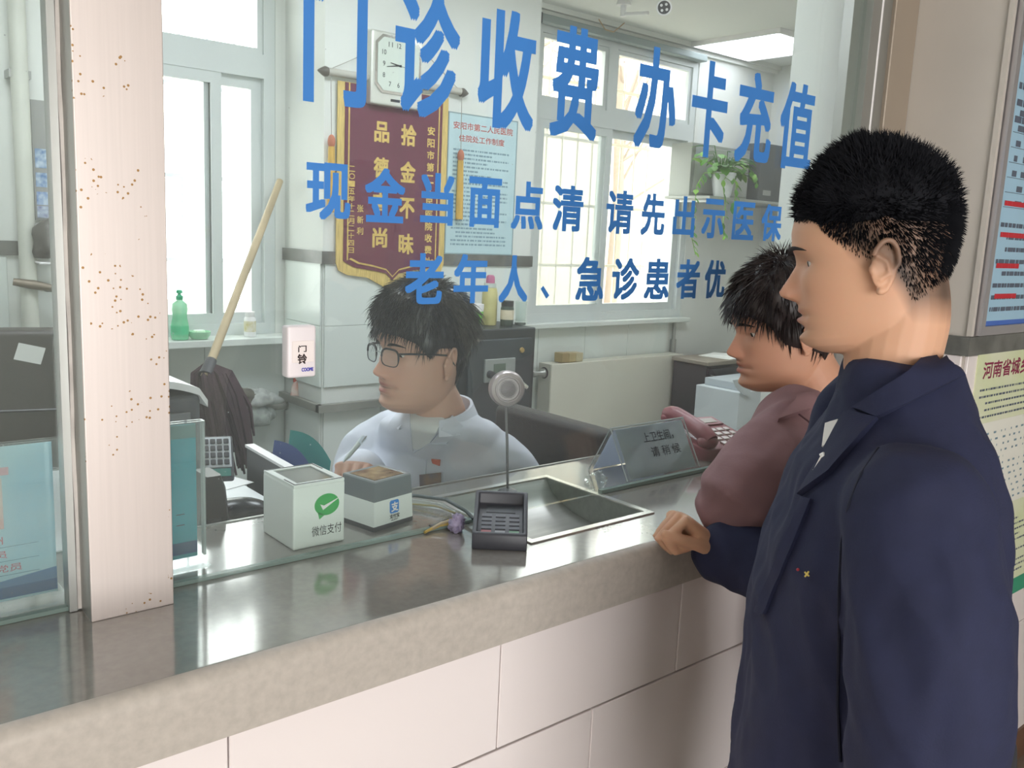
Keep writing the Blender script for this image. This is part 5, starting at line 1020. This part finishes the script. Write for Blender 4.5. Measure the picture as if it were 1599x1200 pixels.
def tring(c, l, f, hw, hd, n=40, e=.85): return [c+l*(hw*math.copysign(abs(math.cos(a))**e, math.cos(a)))+f*(hd*math.copysign(abs(math.sin(a))**e, math.sin(a))) for a in [2*PI*k/n for k in range(n)]]
def smoothpath(P_, R_, n=6):
    out, ro = [], []
    for i in range(len(P_)-1):
        p0 = P_[max(i-1, 0)]; p1 = P_[i]; p2 = P_[i+1]; p3 = P_[min(i+2, len(P_)-1)]
        for k in range(n):
            t = k/n; out.append(.5*((2*p1)+(p2-p0)*t+(2*p0-5*p1+4*p2-p3)*t*t+(3*p1-p0-3*p2+p3)*t**3)); ro.append(R_[i]*(1-t)+R_[i+1]*t)
    return out+[P_[-1]], ro+[R_[-1]]
def limb(mb, P_, R_, seg=16, n=6):
    a, b = smoothpath(P_, R_, n); mb.tube(a, b, seg); mb.ell(P_[0], R_[0], R_[0], R_[0]); mb.ell(P_[-1], R_[-1], R_[-1], R_[-1]); return mb
def hair_cap(Mh, line, thick, p=None, nt=96, nz=40, nseed=0., amp=.006):
    """solid hair volume from the hairline up; line(theta) -> z, thick(theta, t) -> offset"""
    rings = []
    for j in range(nz+2):
        t = max(0, j-1)/nz; r = []
        for k in range(nt):
            th = 2*PI*k/nt; z0 = line(th); z = z0+(.1184-z0)*(1-(1-t)**1.35); q = hsurf(z, th, False, p); n = Vector((q.x, q.y+.008, (q.z-.02)*1.05)).normalized()
            o = -.004 if j == 0 else thick(th, t)+amp*noise.noise(Vector((q.x*45+nseed, q.y*45, q.z*30)))
            r.append(Mh @ (q+n*o))
        rings.append(r)
    return MB().loft(rings)
def strands(mb, roots, rnd, wdt=.0009, seg=3):
    """roots: list of (point, direction, length, droop vector)"""
    for p, d, L, g in roots:
        d = d.normalized(); s = d.orthogonal().normalized()*wdt; s2 = d.cross(s); P_ = [p, p+d*L*.4+g*L*.12, p+d*L*.75+g*L*.42, p+d*L+g*L*.8]; w_ = [1, .85, .55, .08]; vs = []
        for q, w1 in zip(P_, w_): vs += [q+s*w1, q-s*.5*w1+s2*.87*w1, q-s*.5*w1-s2*.87*w1]
        mb.add(vs, [(i*3+k, i*3+(k+1) % 3, (i+1)*3+(k+1) % 3, (i+1)*3+k) for i in range(3) for k in range(3)])
def eyes(fig, Mh, par, gaze=(0, 1, -.1), lidk=.35):
    for sg in (-1, 1):
        c = Vector((sg*.031, hsurf(0, math.asin(min(1, .031/.0725)), True).y-.0068, .0005)); R_ = .0118
        ey = part(fig.t, 'eyeball', MB().ell(Mh @ c, R_, R_, R_), mat('eye_white', 'd8cfc8', .25), 80); g = (Mh.to_3x3() @ Vector(gaze)).normalized()
        part(fig.t, 'iris', MB().lathe([(.0058, R_*.86), (.0052, R_*.94), (.003, R_*1.005), (.0, R_*1.01)], 16, Mh @ c, g), mat('iris_dark', '1d1512', .15), 80, ey)
        br = []
        for i in range(9):
            u = i/8; x = sg*(.012+.036*u); z = .0165+.006*math.sin(u*2.6)-.004*u; th = math.asin(max(-1, min(1, x/_t(z, 3)))); q = hsurf(z, th, True); br.append(Mh @ (q+Vector((0, .0008, 0))))
        part(fig.t, 'eyebrow', MB().tube(br, [.001, .0024, .003, .003, .0029, .0026, .0022, .0016, .0006], 6), mat('brow_dark', '211c1b', .9), 80)
        lid = []
        for j in range(6):
            lr = []
            for i in range(13):
                a = -1.15+2.3*i/12; b = .15+1.25*(1-j/5)-lidk*(1-(j/5))*0; el = (1.25-(1.25+lidk*-.9)*j/5)
                lr.append(Mh @ (c+Vector((math.sin(a)*math.cos(el)*1.16, math.cos(a)*math.cos(el), math.sin(el)))*R_*1.07))
            lid.append(lr)
        part(fig.t, 'eyelid', MB().sheet(lid), mat('lid_skin', 'a97f6e', .6), 80)

# ---------------------------------------------------------------- clerk in a white coat
clerk = Fig('clerk in white coat and glasses writing behind the glass', (1.15, 1.65, FZ))
fC = cdir(-.76, .06, -.65); Mh = frame(D(657, 549, 1.90), fC, -.03) @ Matrix.Diagonal((1, 1, 1.08, 1)); pc = {'w': 1.02}
nb = D(689, 652, 1.965)                          # base of the neck
shL = A(770, 702, y=1.50); shR = A(600, 672, y=1.78)
lC = (shL-shR); lC.z = 0; lC.normalize(); fT = Vector((lC.y, -lC.x, 0)) if Vector((lC.y, -lC.x, 0)).dot(fC) > 0 else Vector((-lC.y, lC.x, 0))
hm = head_mb(pc); hm.v = [tuple(Mh @ Vector(p)) for p in hm.v]; mid = (shL+shR)/2
limb(hm, [Mh @ Vector((0, -.035, -.035)), Mh @ Vector((0, -.034, -.08)), nb, mid-fT*.02-Z*.02], [.056, .053, .056, .058], 24)
Mi = Mh.inverted(); SK = lin('c89e8a'); LIP = lin('a26460'); DK = lin('6b5148')
def skincol(base_, Minv, stubble=None, beard=.12):
    def f(p):
        q = Minv @ Vector(p); c = Vector(base_)
        if q.y > .03 and abs(q.x) < .06:
            k = max(g2(q.x, q.z, 0, -.0605, .018, .0038), g2(q.x, q.z, 0, -.0720, .016, .0045)); c = c.lerp(Vector(LIP), min(.8, k)); k = g2(q.x, q.z, 0, -.0662, .021, .0014); c = c.lerp(Vector(DK)*.5, .7*k)
            for sg in (-1, 1):
                k = g2(q.x, q.z, sg*.0075, -.0485, .003, .002); c = c.lerp(Vector(DK)*.4, .8*k)
            c = c.lerp(Vector(DK), beard*min(1, g2(q.x, q.z, 0, -.052, .026, .007)+g2(q.x, q.z, 0, -.095, .03, .018)))
        k = g2(q.x, q.z, 0, -.04, .05, .03)*(.12 if q.y > .03 else 0); c = Vector((c.x*(1+k*.3), c.y*(1-k*.5), c.z*(1-k*.4)))
        if stubble: c = stubble(q, c)
        return tuple(c)
    return f
clerk.add(remesh(hm, .0020, 1), skincol(SK, Mi))
# torso and arms of the body under the coat
tb = MB(); hips = Vector((shL+shR)/2)*1.0; hips.z = FZ+.55; hips -= fT*.10; mid = (shL+shR)/2
tb.loft([tring(hips.lerp(mid, t)-fT*.01, lC, fT, w_, d_) for t, w_, d_ in ((0, .14, .09), (.4, .13, .09), (.75, .145, .095), (.90, .12, .07), (.97, .06, .05))])
elL = A(806, 775, y=1.51); elR = A(560, 742, y=1.78); wrL = A(690, 815, y=1.53); wrR = A(566, 738, y=1.60)
limb(tb, [shL-lC*.035-Z*.03, elL, wrL], [.034, .036, .028]); limb(tb, [shR+lC*.035-Z*.03, elR, wrR], [.034, .036, .028])
clerk.add(remesh(tb, .008, 2), lambda p: SK)
fw = (A(546, 728, y=1.52)-wrR).normalized(); Mw = frame(wrR, fw)
clerk.add(remesh(hand_mb(Mw, -1, [(.7, .8, .5)]*2+[(1., 1., .6)]*2, (.35, .9, -.35), .35), .0025, 2), lambda p: SK)
fw2 = (Vector((wrL.x-.2, wrL.y+.05, wrL.z))-wrL).normalized(); clerk.add(remesh(hand_mb(frame(wrL, fw2), 1, [(.4, .5, .3)]*4), .003, 2), lambda p: SK)
clerk.body()
eyes(clerk, Mh, pc, (0, 1, -.55), .2)
# hair: full top with a heavy fringe swept over the forehead
def lineC(th):
    a = abs((th+PI) % (2*PI)-PI)       # 0 front .. pi back
    return float(np.interp(a, [0, .55, .95, 1.25, 1.45, 1.75, 2.1, 2.5, PI], [.040, .036, .026, -.002, .018, .016, -.028, -.058, -.066]))
def thickC(th, t):
    a = abs((th+PI) % (2*PI)-PI); b = .005+.019*min(1, t*1.8) if a < 1.7 else .005+.016*min(1, t*1.6); return b+(.004 if a < .9 else 0)*min(1, t*3)
hc = hair_cap(Mh, lineC, thickC, pc, 110, 44, 3., .008)
rnd = random.Random(5); rts = []
for k in range(4200):
    th = rnd.uniform(-PI, PI); a = abs(th); t = rnd.random()**.8; z0 = lineC(th); z = z0+(.118-z0)*(1-(1-t)**1.35); q = hsurf(z, th, False, pc); n = Vector((q.x, q.y+.008, q.z-.02)).normalized()
    root = q+n*(thickC(th, t)-.004); down = Vector((0, 0, -1)); tang = (down-n*down.dot(n)); sweep = Vector((-.5 if a < 1.2 else 0, .55 if a < 1.1 else -.15, 0))
    d = (tang*.9+sweep*.5+n*.28+Vector((rnd.uniform(-.35, .35), rnd.uniform(-.3, .3), rnd.uniform(-.1, .3)))); L = rnd.uniform(.02, .048)*(.8 if a < 1.0 and t < .4 else 1)*(.5 if a > 2.0 and t < .4 else 1)*(.4 if 1.1 < a < 1.9 and t < .3 else 1)
    rts.append((Mh @ root, Mh.to_3x3() @ d, L, Mh.to_3x3() @ (-n*.25+Vector((0, 0, -.25)))))
strands(hc, rts, rnd, .0010); tag(part(clerk.t, 'hair', hc, mat('hair_black', '17171b', .38, spec=.6), 70), 'black swept hair', kind='stuff')
# glasses
gl = MB(); lensm = M_clear; fx_ = []
for sg in (-1, 1):
    rim = []
    for k in range(21):
        a = 2*PI*k/20; x = sg*.034+.0245*math.copysign(abs(math.cos(a))**.6, math.cos(a)); z = -.004+.0165*math.copysign(abs(math.sin(a))**.7, math.sin(a)); rim.append(Mh @ Vector((x, .1055-abs(x)*.19, z)))
    part(clerk.t, 'glasses_rim', MB().tube(rim, [.0011+(.0011 if k < 11 else 0) for k in range(21)], 6), M_black, 80); part(clerk.t, 'lens', MB().add(rim[:-1], [tuple(range(20))]), M_acryl)
    part(clerk.t, 'glasses_temple', MB().tube([Mh @ Vector((sg*.058, .094, .006)), Mh @ Vector((sg*.0735, .075, .008)), Mh @ Vector((sg*.080, .02, .006)), Mh @ Vector((sg*.080, -.014, .003)), Mh @ Vector((sg*.078, -.034, -.018))], [.0022, .0022, .002, .002, .0018], 6), M_black, 80)
part(clerk.t, 'glasses_bridge', MB().tube([Mh @ Vector((-.010, .1035, .002)), Mh @ Vector((0, .1075, .005)), Mh @ Vector((.010, .1035, .002))], .0012, 6), M_alu, 80)
# coat
def wr_c(p):
    q = p; return .010*(.5-abs(noise.noise(Vector((q.x*8+q.z*6, q.y*8-q.z*4, q.z*9)))))+.0035*noise.noise(Vector((q.x*26, q.y*26, q.z*18+3)))
cb_ = MB(); cb_.loft([tring(hips.lerp(mid, t)+o_*fT, lC, fT, w_, d_) for t, w_, d_, o_ in ((0, .20, .15, .0), (.3, .195, .145, .0), (.6, .20, .14, .005), (.82, .195, .128, .006), (.95, .165, .108, -.005))]+[tring(c_, lC, fT, w_, d_) for c_, w_, d_ in ((mid.lerp(nb, .55)+Vector((0, 0, .008)), .135, .102), (nb-fT*.004-Vector((0, 0, .008)), .096, .086), (nb-fT*.008+Vector((0, 0, .012)), .066, .062))])
limb(cb_, [shL-lC*.03+Vector((0, 0, -.015)), shL.lerp(elL, .5)+lC*.012, elL, elL.lerp(wrL, .6), wrL], [.066, .066, .064, .056, .050]); limb(cb_, [shR+lC*.03+Vector((0, 0, -.015)), shR.lerp(elR, .5)-lC*.012, elR, elR.lerp(wrR, .7), wrR.lerp(elR, .06)], [.066, .063, .058, .050, .044])
M_coat = mat('white_coat', 'd5d9e4', .75, bump=.05, bscale=300); coat, bvC = cloth(clerk.t, 'coat', remesh(cb_, .0055, 6, wr_c), M_coat)
ts_ = part(clerk.t, 'shirt', drape(bvC, [(640, 640), (694, 655), (664, 702), (645, 700)], 12, 12, .004), mat('tee_white', 'dfe1e0', .85), 60)
# standing collar: a band round the neck, open at the front, high at the back
def collar_band(c, l, f, a0, a1, r0, r1, hb_, hf, fwd, n=28):
    rows = [[], [], [], []]
    for k in range(n+1):
        a = a0+(a1-a0)*k/n; bk = (1-math.cos(a))/2; d = l*math.sin(a)+f*math.cos(a)*1.05; h = hf+(hb_-hf)*bk; o = c+f*fwd*(1-bk)
        rows[0].append(o+d*r0-Z*.012*(1-bk)); rows[1].append(o+d*r1+Z*h); rows[2].append(o+d*(r1+.006)+Z*(h+.001)); rows[3].append(o+d*(r0+.020)-Z*(.004+.012*(1-bk)))
    return MB().sheet(rows+[rows[0]])
part(clerk.t, 'collar', collar_band(nb-Z*.006, lC, fT, .62, 2*PI-.62, .070, .063, .046, .012, .012), M_coat, 60, coat)
for nm, q, off in (('lapel', [(628, 640), (641, 644), (646, 704), (606, 668)], .007), ('lapel', [(706, 652), (722, 668), (672, 712), (660, 704)], .007), ('lapel_flap', [(672, 690), (700, 690), (668, 716), (648, 706)], .010)): part(clerk.t, nm, drape(bvC, q, 10, 12, off), M_coat, 60, coat)
part(clerk.t, 'placket', drape(bvC, [(664, 704), (668, 704), (664, 760), (660, 760)], 2, 10, .005), M_coat, 60, coat)
part(clerk.t, 'pocket', drape(bvC, [(662, 742), (692, 738), (692, 775), (660, 778)], 6, 6, .005), M_coat, 60, coat)
part(clerk.t, 'badge', drape(bvC, [(657, 742), (690, 738), (690, 766), (658, 764)], 5, 5, .009), mat('badge_photo', '5a5560', .4, var=.7, scale=60, col2='8d6c50'), 60, coat); part(clerk.t, 'red_emblem', drape(bvC, [(674, 717), (688, 718), (687, 728), (676, 724)], 4, 3, .004), mat('emblem_orange', 'd2603c', .6), 60, coat)
# pen held in the right hand
pnb = A(536, 722, y=1.50); pnt = A(569, 683, y=1.53)
pen = thing('pen', "white ballpoint pen in the clerk's hand", 'pen', pnb); dn = (pnt-pnb).normalized(); Ln = (pnt-pnb).length
part(pen, 'barrel', MB().lathe([(.001, 0), (.0035, .012), (.0045, .02), (.0048, Ln*.72), (.0042, Ln*.74)], 12, pnb, dn), mat('pen_grey', 'c2cbc8', .2), 50); part(pen, 'cap', MB().lathe([(.0055, Ln*.70), (.0058, Ln*.98), (.004, Ln), (.0, Ln*1.005)], 12, pnb, dn), M_clear, 50); part(pen, 'clip', MB().tube([pnb+dn*Ln*.97+Vector((.006, 0, .003)), pnb+dn*Ln*.72+Vector((.007, 0, .003))], .0012, 5), M_alu)
# ---------------------------------------------------------------- man in the navy jacket
man = Fig('man in navy jacket leaning his fist on the counter', (1.1, .52, 0))
fM = cdir(-.91, .05, .41); MhM = frame(D(1358, 402, 1.10), fM, .02) @ Matrix.Diagonal((.96, .95, .97, 1)); pm_ = {'w': 1.03}
fB = cdir(-.97, 0, .20); fB.z = 0; fB.normalize(); lB = Vector((-fB.y, fB.x, 0))         # left of the man points to the camera
nbM = D(1390, 565, 1.10)
sc_ = D(1408, 655, 1.10); shLm = sc_+lB*.180+fB*.010+Vector((0, 0, -.058)); shRm = sc_-lB*.185+Vector((0, 0, -.01))
hm = head_mb(pm_); hm.v = [tuple(MhM @ Vector(p)) for p in hm.v]
limb(hm, [MhM @ Vector((0, -.030, -.02)), MhM @ Vector((0, -.034, -.075)), nbM+fB*-.002, nbM-Vector((0, 0, .10))-fB*.005], [.056, .055, .056, .056], 24)
def scalp(q, c):
    a = abs(math.atan2(q.x, q.y+.006)); lim = float(np.interp(a, [0, .9, 1.2, 1.45, 1.8, 2.2, PI], [.05, .045, .0, -.02, -.035, -.085, -.095]))
    k = max(0, min(1, (q.z-lim)/.035)); k *= .82+.28*noise.noise(Vector((q.x*30, q.y*30, q.z*24))); 
    return c.lerp(Vector(lin('3a332f')), max(0, min(.93, k))) if q.y < .09 else c
SKM = lin('cfa184'); man.add(remesh(hm, .0020, 1), skincol(SKM, MhM.inverted(), scalp))
hipM = Vector((sc_.x+.02, sc_.y-.03, .92))
tb = MB(); tb.loft([tring(hipM.lerp(sc_, t)+fB*.005, lB, fB, w_, d_) for t, w_, d_ in ((-.1, .14, .10), (.2, .13, .095), (.7, .13, .085), (.92, .10, .055), (1.0, .06, .045))])
elLm = shLm+Vector((0, 0, -.30))-fB*.02+lB*.03; wrLm = elLm+Vector((0, 0, -.26))+fB*.04; elRm = A(1262, 905, y=.70); wrRm = A(1118, 856, y=.86)
limb(tb, [shLm, elLm, wrLm], [.045, .040, .028]); limb(tb, [shRm, elRm, wrRm], [.045, .040, .030])
for sg in (-1, 1): limb(tb, [hipM+lB*.085*sg-Vector((0, 0, .02)), hipM+lB*.09*sg+fB*.02-Vector((0, 0, .44)), hipM+lB*.095*sg-fB*.02-Vector((0, 0, .83))], [.085, .055, .038])
man.add(remesh(tb, .009, 2), lambda p: SKM)
kn = A(1052, 806, z=CT+.050); fwh = (kn-wrRm).normalized(); MwR = frame(wrRm, fwh, .15)
man.add(remesh(hand_mb(MwR, -1, [(1.35, 1.65, 1.0), (1.45, 1.65, 1.0), (1.5, 1.65, 1.0), (1.5, 1.6, 1.0)], (.30, .92, -.32), .30), .0020, 2), lambda p: SKM)
man.add(remesh(hand_mb(frame(wrLm, (fB*.15-Z).normalized()), 1, [(.35, .4, .3)]*4), .003, 2), lambda p: SKM)
man.body(); eyes(man, MhM, pm_, (0, 1, -.1), .1)
def lineM(th):
    a = abs((th+PI) % (2*PI)-PI); return float(np.interp(a, [0, .6, .95, 1.2, 1.6, 2.2, PI], [.060, .058, .046, .040, .042, .034, .028]))
def thickM(th, t): a = abs((th+PI) % (2*PI)-PI); return .001+.017*min(1, t*1.1)**.8+(.004*min(1, t*1.5) if a < 1.2 else 0)
hc = hair_cap(MhM, lineM, thickM, pm_, 120, 40, 9., .005); rnd = random.Random(8); rts = []; R3 = MhM.to_3x3()
for k in range(20000):
    th = rnd.uniform(-PI, PI); a = abs(th); t = rnd.random()**.75; side = rnd.random() < .55
    zl = float(np.interp(a, [0, .9, 1.2, 1.45, 1.8, 2.2, PI], [.058, .05, .02, -.0, -.015, -.065, -.075])) if side else lineM(th)
    z = zl+((lineM(th)+.026-zl) if side else (.1183-zl))*(1-(1-t)**(1 if side else 1.4)); q = hsurf(z, th, False, pm_); n = Vector((q.x, q.y+.008, q.z-.02)).normalized()
    if side: L = rnd.uniform(.006, .011)*(.4+t*1.25); root = q-n*.001; d = n*(.5+.6*t)+Vector((0, -.2, -.9+.5*t))
    else: L = rnd.uniform(.010, .024)*(.6+.7*t); root = q+n*(thickM(th, t)-.004); d = n*1.0+Vector((rnd.uniform(-.5, .5), rnd.uniform(-.5, .5)+.25*(a < 1.2), rnd.uniform(-.25, .5)))
    rts.append((MhM @ root, R3 @ d, L, R3 @ Vector((0, .1, -.15))))
strands(hc, rts, rnd, .0007); tag(part(man.t, 'hair', hc, mat('hair_man', '14151a', .75, spec=.15), 70), 'short spiky black hair with faded sides', kind='stuff')
# jacket
def wr_m(p):
    u = (p-sc_).dot(fB); v = (p-sc_).dot(lB); h = p.z-sc_.z
    rd_ = lambda x, y, z: .55-abs(noise.noise(Vector((x, y, z))))*1.5
    return .010*rd_(u*9+h*3.0, v*9, h*3.0+1)+.007*rd_(u*14-h*7, v*12+h*4, h*6)+.0025*noise.noise(Vector((u*40, v*40, h*22)))
jb = MB()
jb.loft([tring(hipM.lerp(sc_, t)+fB*o_, lB, fB, w_, d_) for t, w_, d_, o_ in ((-.35, .195, .185, .03), (0, .185, .165, .03), (.35, .180, .150, .03), (.65, .190, .135, .025), (.84, .182, .116, .012), (.95, .145, .092, .0), (1.04, .100, .072, -.003), (1.15, .070, .060, .002))])
limb(jb, [shLm-lB*.02+Vector((0, 0, -.02)), shLm.lerp(elLm, .45)+lB*.015-fB*.004, elLm+lB*.008, wrLm.lerp(elLm, .15)], [.076, .078, .074, .060]); limb(jb, [shRm+lB*.02+Vector((0, 0, -.02)), shRm.lerp(elRm, .5), elRm, wrRm.lerp(elRm, .5), wrRm.lerp(elRm, .10)], [.074, .070, .062, .056, .050])
M_navy = mat('navy_wool', '1d2240', .85, bump=.08, bscale=400, var=.1, scale=40); jk, bvM = cloth(man.t, 'jacket', remesh(jb, .0055, 7, wr_m), M_navy)
part(man.t, 'collar', drape(bvM, [(1336, 640), (1462, 552), (1500, 590), (1372, 655)], 16, 8, .010), M_navy, 60, jk); part(man.t, 'lapel', drape(bvM, [(1326, 645), (1372, 655), (1300, 740), (1252, 775)], 10, 12, .009), M_navy, 60, jk)
part(man.t, 'front_edge', drape(bvM, [(1256, 778), (1270, 780), (1196, 960), (1182, 955)], 4, 22, .006), M_navy, 60, jk)
part(man.t, 'shirt', drape(bvM, [(1292, 662), (1312, 656), (1302, 690), (1286, 700)], 5, 5, .004), mat('shirt_white', 'e2dfda', .8), 60)
pin = MB()
def psight(bv, px, py, off):
    d = Vector(ray(px, py)).normalized(); h, n, _, _ = bv.ray_cast(CAMP, d); return (h-d*off) if h else CAMP+d
fp = [psight(bvM, *q, .020) for q in ((1285, 711), (1281, 717), (1277, 725), (1273, 733))]
pin.tube(fp, .0017, 5)
for k, (dx, dy) in enumerate(((5, 1), (5, 2), (4, 2))):
    a = psight(bvM, 1283-3.5*k, 714+6*k, .020); b_ = psight(bvM, 1283-3.5*k+dx, 714+6*k+dy, .020); pin.tube([a, b_], .0013, 4)
pin.tube([psight(bvM, 1273, 733, .020), psight(bvM, 1270, 735, .020)], .0014, 4).tube([psight(bvM, 1273, 733, .020), psight(bvM, 1279, 734, .020)], .0014, 4); pin.tube([psight(bvM, 1281, 712, .020), psight(bvM, 1286, 709, .020), psight(bvM, 1287, 714, .020)], .0024, 5)
part(man.t, 'fishbone_pin', pin, mat('pin_silver', 'f0eeea', .4, .1), None, jk)
part(man.t, 'yellow_stitch_mark', MB().tube([psight(bvM, 1257, 894, .004), psight(bvM, 1263, 900, .004)], .0011, 5).tube([psight(bvM, 1263, 893, .004), psight(bvM, 1257, 901, .004)], .0011, 5), mat('stitch_yellow', 'd9c46a', .7), None, jk); part(man.t, 'red_stitch_mark', MB().ell(psight(bvM, 1246, 890, .004), .0022, .0018, .0018), mat('stitch_red', '9c2f3c', .7), 60, jk)
part(man.t, 'sleeve_seam', MB().tube([psight(bvM, px, py, .002) for px, py in ((1372, 700), (1345, 740), (1325, 790), (1314, 850), (1310, 920), (1310, 1000), (1308, 1100), (1312, 1190))], .0018, 5), mat('navy_seam', '171b2e', .9), 60, jk)
tz_ = MB(); tz_.loft([tring(hipM-Vector((0, 0, d_)), lB, fB, w_, dd) for d_, w_, dd in ((-.12, .17, .125), (.0, .18, .135), (.08, .18, .135))])
for sg in (-1, 1): limb(tz_, [hipM+lB*.088*sg-Vector((0, 0, .05)), hipM+lB*.092*sg+fB*.02-Vector((0, 0, .44)), hipM+lB*.095*sg-fB*.01-Vector((0, 0, .80))], [.098, .078, .068])
cloth(man.t, 'trousers', remesh(tz_, .009, 4), mat('trousers_dark', '2a2b30', .8))
def shoe(t, c, f, l):
    f = f.normalized(); part(t, 'shoe', MB().loft([[c+f*y+l*(w_*math.cos(a))+Z*(max(0, h*.5+h*.5*math.sin(a))) for a in [2*PI*k/18 for k in range(18)]] for y, w_, h in ((-.085, .02, .05), (-.07, .036, .085), (-.01, .04, .095), (.06, .045, .07), (.13, .046, .055), (.17, .036, .045), (.185, .012, .03))]), M_black, 50)
for sg in (-1, 1): shoe(man.t, Vector((hipM.x, hipM.y, 0))+lB*.095*sg, fB, lB)

# ---------------------------------------------------------------- person in the mauve jacket
wom = Fig('person in mauve jacket leaning an elbow on the counter', (1.72, .78, 0))
fW = cdir(-.97, .12, -.05); MhW = frame(D(1222, 512, 1.72), fW, .0); pw2 = {'w': .98, 'nose': .9}
fD = cdir(-.95, 0, .12); fD.z = 0; fD.normalize(); lD = Vector((-fD.y, fD.x, 0))
nbW = D(1280, 612, 1.74); scW = D(1296, 650, 1.76); shLw = D(1246, 668, 1.60); shRw = scW-lD*.15+Vector((0, 0, -.01))
hm = head_mb(pw2); hm.v = [tuple(MhW @ Vector(p)) for p in hm.v]
limb(hm, [MhW @ Vector((0, -.035, -.03)), MhW @ Vector((0, -.045, -.08)), nbW, nbW-Vector((0, 0, .08))-fD*.04], [.054, .052, .056, .07], 24)
SKW = lin('c8967c'); wom.add(remesh(hm, .0024, 2), skincol(SKW, MhW.inverted(), None, 0.))
hipW = Vector((scW.x-.06, .70, .90)); tb = MB(); tb.loft([tring(hipW.lerp(scW, t), lD, fD, w_, d_) for t, w_, d_ in ((-.1, .14, .10), (.2, .12, .09), (.7, .125, .095), (.95, .11, .08), (1.03, .06, .055))])
elLw = D(1156, 796, 1.50); wrLw = Vector((elLw.x+.10, elLw.y-.02, CT+.045)); elRw = D(1300, 742, 1.74); wrRw = D(1250, 765, 1.64)
wrLw = elLw+Vector((.20, .05, -.01))
limb(tb, [shLw, elLw, wrLw], [.040, .036, .027]); limb(tb, [shRw, elRw, wrRw], [.040, .036, .027])
for sg in (-1, 1): limb(tb, [hipW+lD*.08*sg-Vector((0, 0, .02)), hipW+lD*.085*sg+fD*.02-Vector((0, 0, .44)), hipW+lD*.09*sg-fD*.02-Vector((0, 0, .81))], [.085, .055, .038])
wom.add(remesh(tb, .009, 2), lambda p: SKW)
for wv, dr_, s_ in ((wrLw, Vector((.7, -.1, -.02)), 1), (wrRw, Vector((-.3, .6, -.02)), -1)): wom.add(remesh(hand_mb(frame(wv, dr_), s_, [(.35, .45, .3)]*4), .003, 2), lambda p: SKW)
wom.body(); eyes(wom, MhW, pw2, (0, 1, -.3), .2)
def lineW(th):
    a = abs((th+PI) % (2*PI)-PI); return float(np.interp(a, [0, .6, 1.0, 1.3, 1.6, 2.1, 2.6, PI], [.040, .036, .020, -.02, -.03, -.045, -.075, -.085]))
def thickW(th, t): return .004+.018*min(1, t*1.6)
hc = hair_cap(MhW, lineW, thickW, pw2, 96, 36, 21., .007); rnd = random.Random(14); rts = []; R3 = MhW.to_3x3()
for k in range(3000):
    th = rnd.uniform(-PI, PI); a = abs(th); t = rnd.random(); z0 = lineW(th); z = z0+(.118-z0)*(1-(1-t)**1.35); q = hsurf(z, th, False, pw2); n = Vector((q.x, q.y+.008, q.z-.02)).normalized(); tg = Vector((0, 0, -1)); tg = tg-n*tg.dot(n)
    rts.append((MhW @ (q+n*(thickW(th, t)-.004)), R3 @ (tg+n*.22+Vector((rnd.uniform(-.3, .3), rnd.uniform(-.1, .5) if a < 1 else 0, 0))), rnd.uniform(.02, .045), R3 @ (-n*.2)))
strands(hc, rts, rnd, .0010); tag(part(wom.t, 'hair', hc, mat('hair_brown', '2a2120', .45), 70), 'short dark brown hair', kind='stuff')
def wr_w(p): return .012*(.5-abs(noise.noise(Vector((p.x*9+p.z*9, p.y*9, p.z*11)))))+.005*noise.noise(Vector((p.x*25-p.z*14, p.y*20, p.z*22+2)))
jb = MB(); jb.loft([tring(hipW.lerp(scW, t)+fD*o_, lD, fD, w_, d_) for t, w_, d_, o_ in ((-.20, .17, .145, .0), (.1, .172, .145, 0), (.5, .165, .135, .01), (.8, .165, .120, .01), (.95, .14, .095, 0), (1.05, .095, .075, -.01), (1.13, .072, .066, -.01))])
limb(jb, [shLw-lD*.03+Vector((0, 0, -.01)), shLw.lerp(elLw, .5)+Vector((-.005, -.01, .01)), elLw+Vector((0, 0, .012)), wrLw.lerp(elLw, .15)+Vector((0, 0, .008))], [.076, .076, .072, .058]); limb(jb, [shRw+lD*.02, shRw.lerp(elRw, .5), elRw+Vector((0, 0, .008)), wrRw.lerp(elRw, .1)+Vector((0, 0, .004))], [.07, .066, .058, .050])
M_mau = mat('mauve_cotton', '8d6d70', .85, bump=.06, bscale=300, var=.06, scale=20); jw, bvW = cloth(wom.t, 'jacket', remesh(jb, .0055, 5, wr_w), M_mau)
part(wom.t, 'collar', drape(bvW, [(1244, 622), (1276, 616), (1262, 642), (1214, 660)], 10, 8, .010), M_mau, 60, jw); part(wom.t, 'sleeve_seam', MB().tube([psight(bvW, px, py, .002) for px, py in ((1246, 646), (1262, 658), (1276, 680), (1282, 706))], .0016, 5), mat('mauve_seam', '5e4549', .9), 60, jw)
tz_ = MB(); tz_.loft([tring(hipW-Vector((0, 0, d_)), lD, fD, w_, dd) for d_, w_, dd in ((-.02, .14, .105), (.04, .15, .115), (.10, .16, .12))])
for sg in (-1, 1): limb(tz_, [hipW+lD*.085*sg-Vector((0, 0, .05)), hipW+lD*.088*sg+fD*.02-Vector((0, 0, .44)), hipW+lD*.09*sg-fD*.01-Vector((0, 0, .79))], [.095, .075, .062])
cloth(wom.t, 'trousers', remesh(tz_, .009, 4), mat('trousers_grey', '35353b', .8))
for sg in (-1, 1): shoe(wom.t, Vector((hipW.x, hipW.y, 0))+lD*.09*sg, fD, lD)
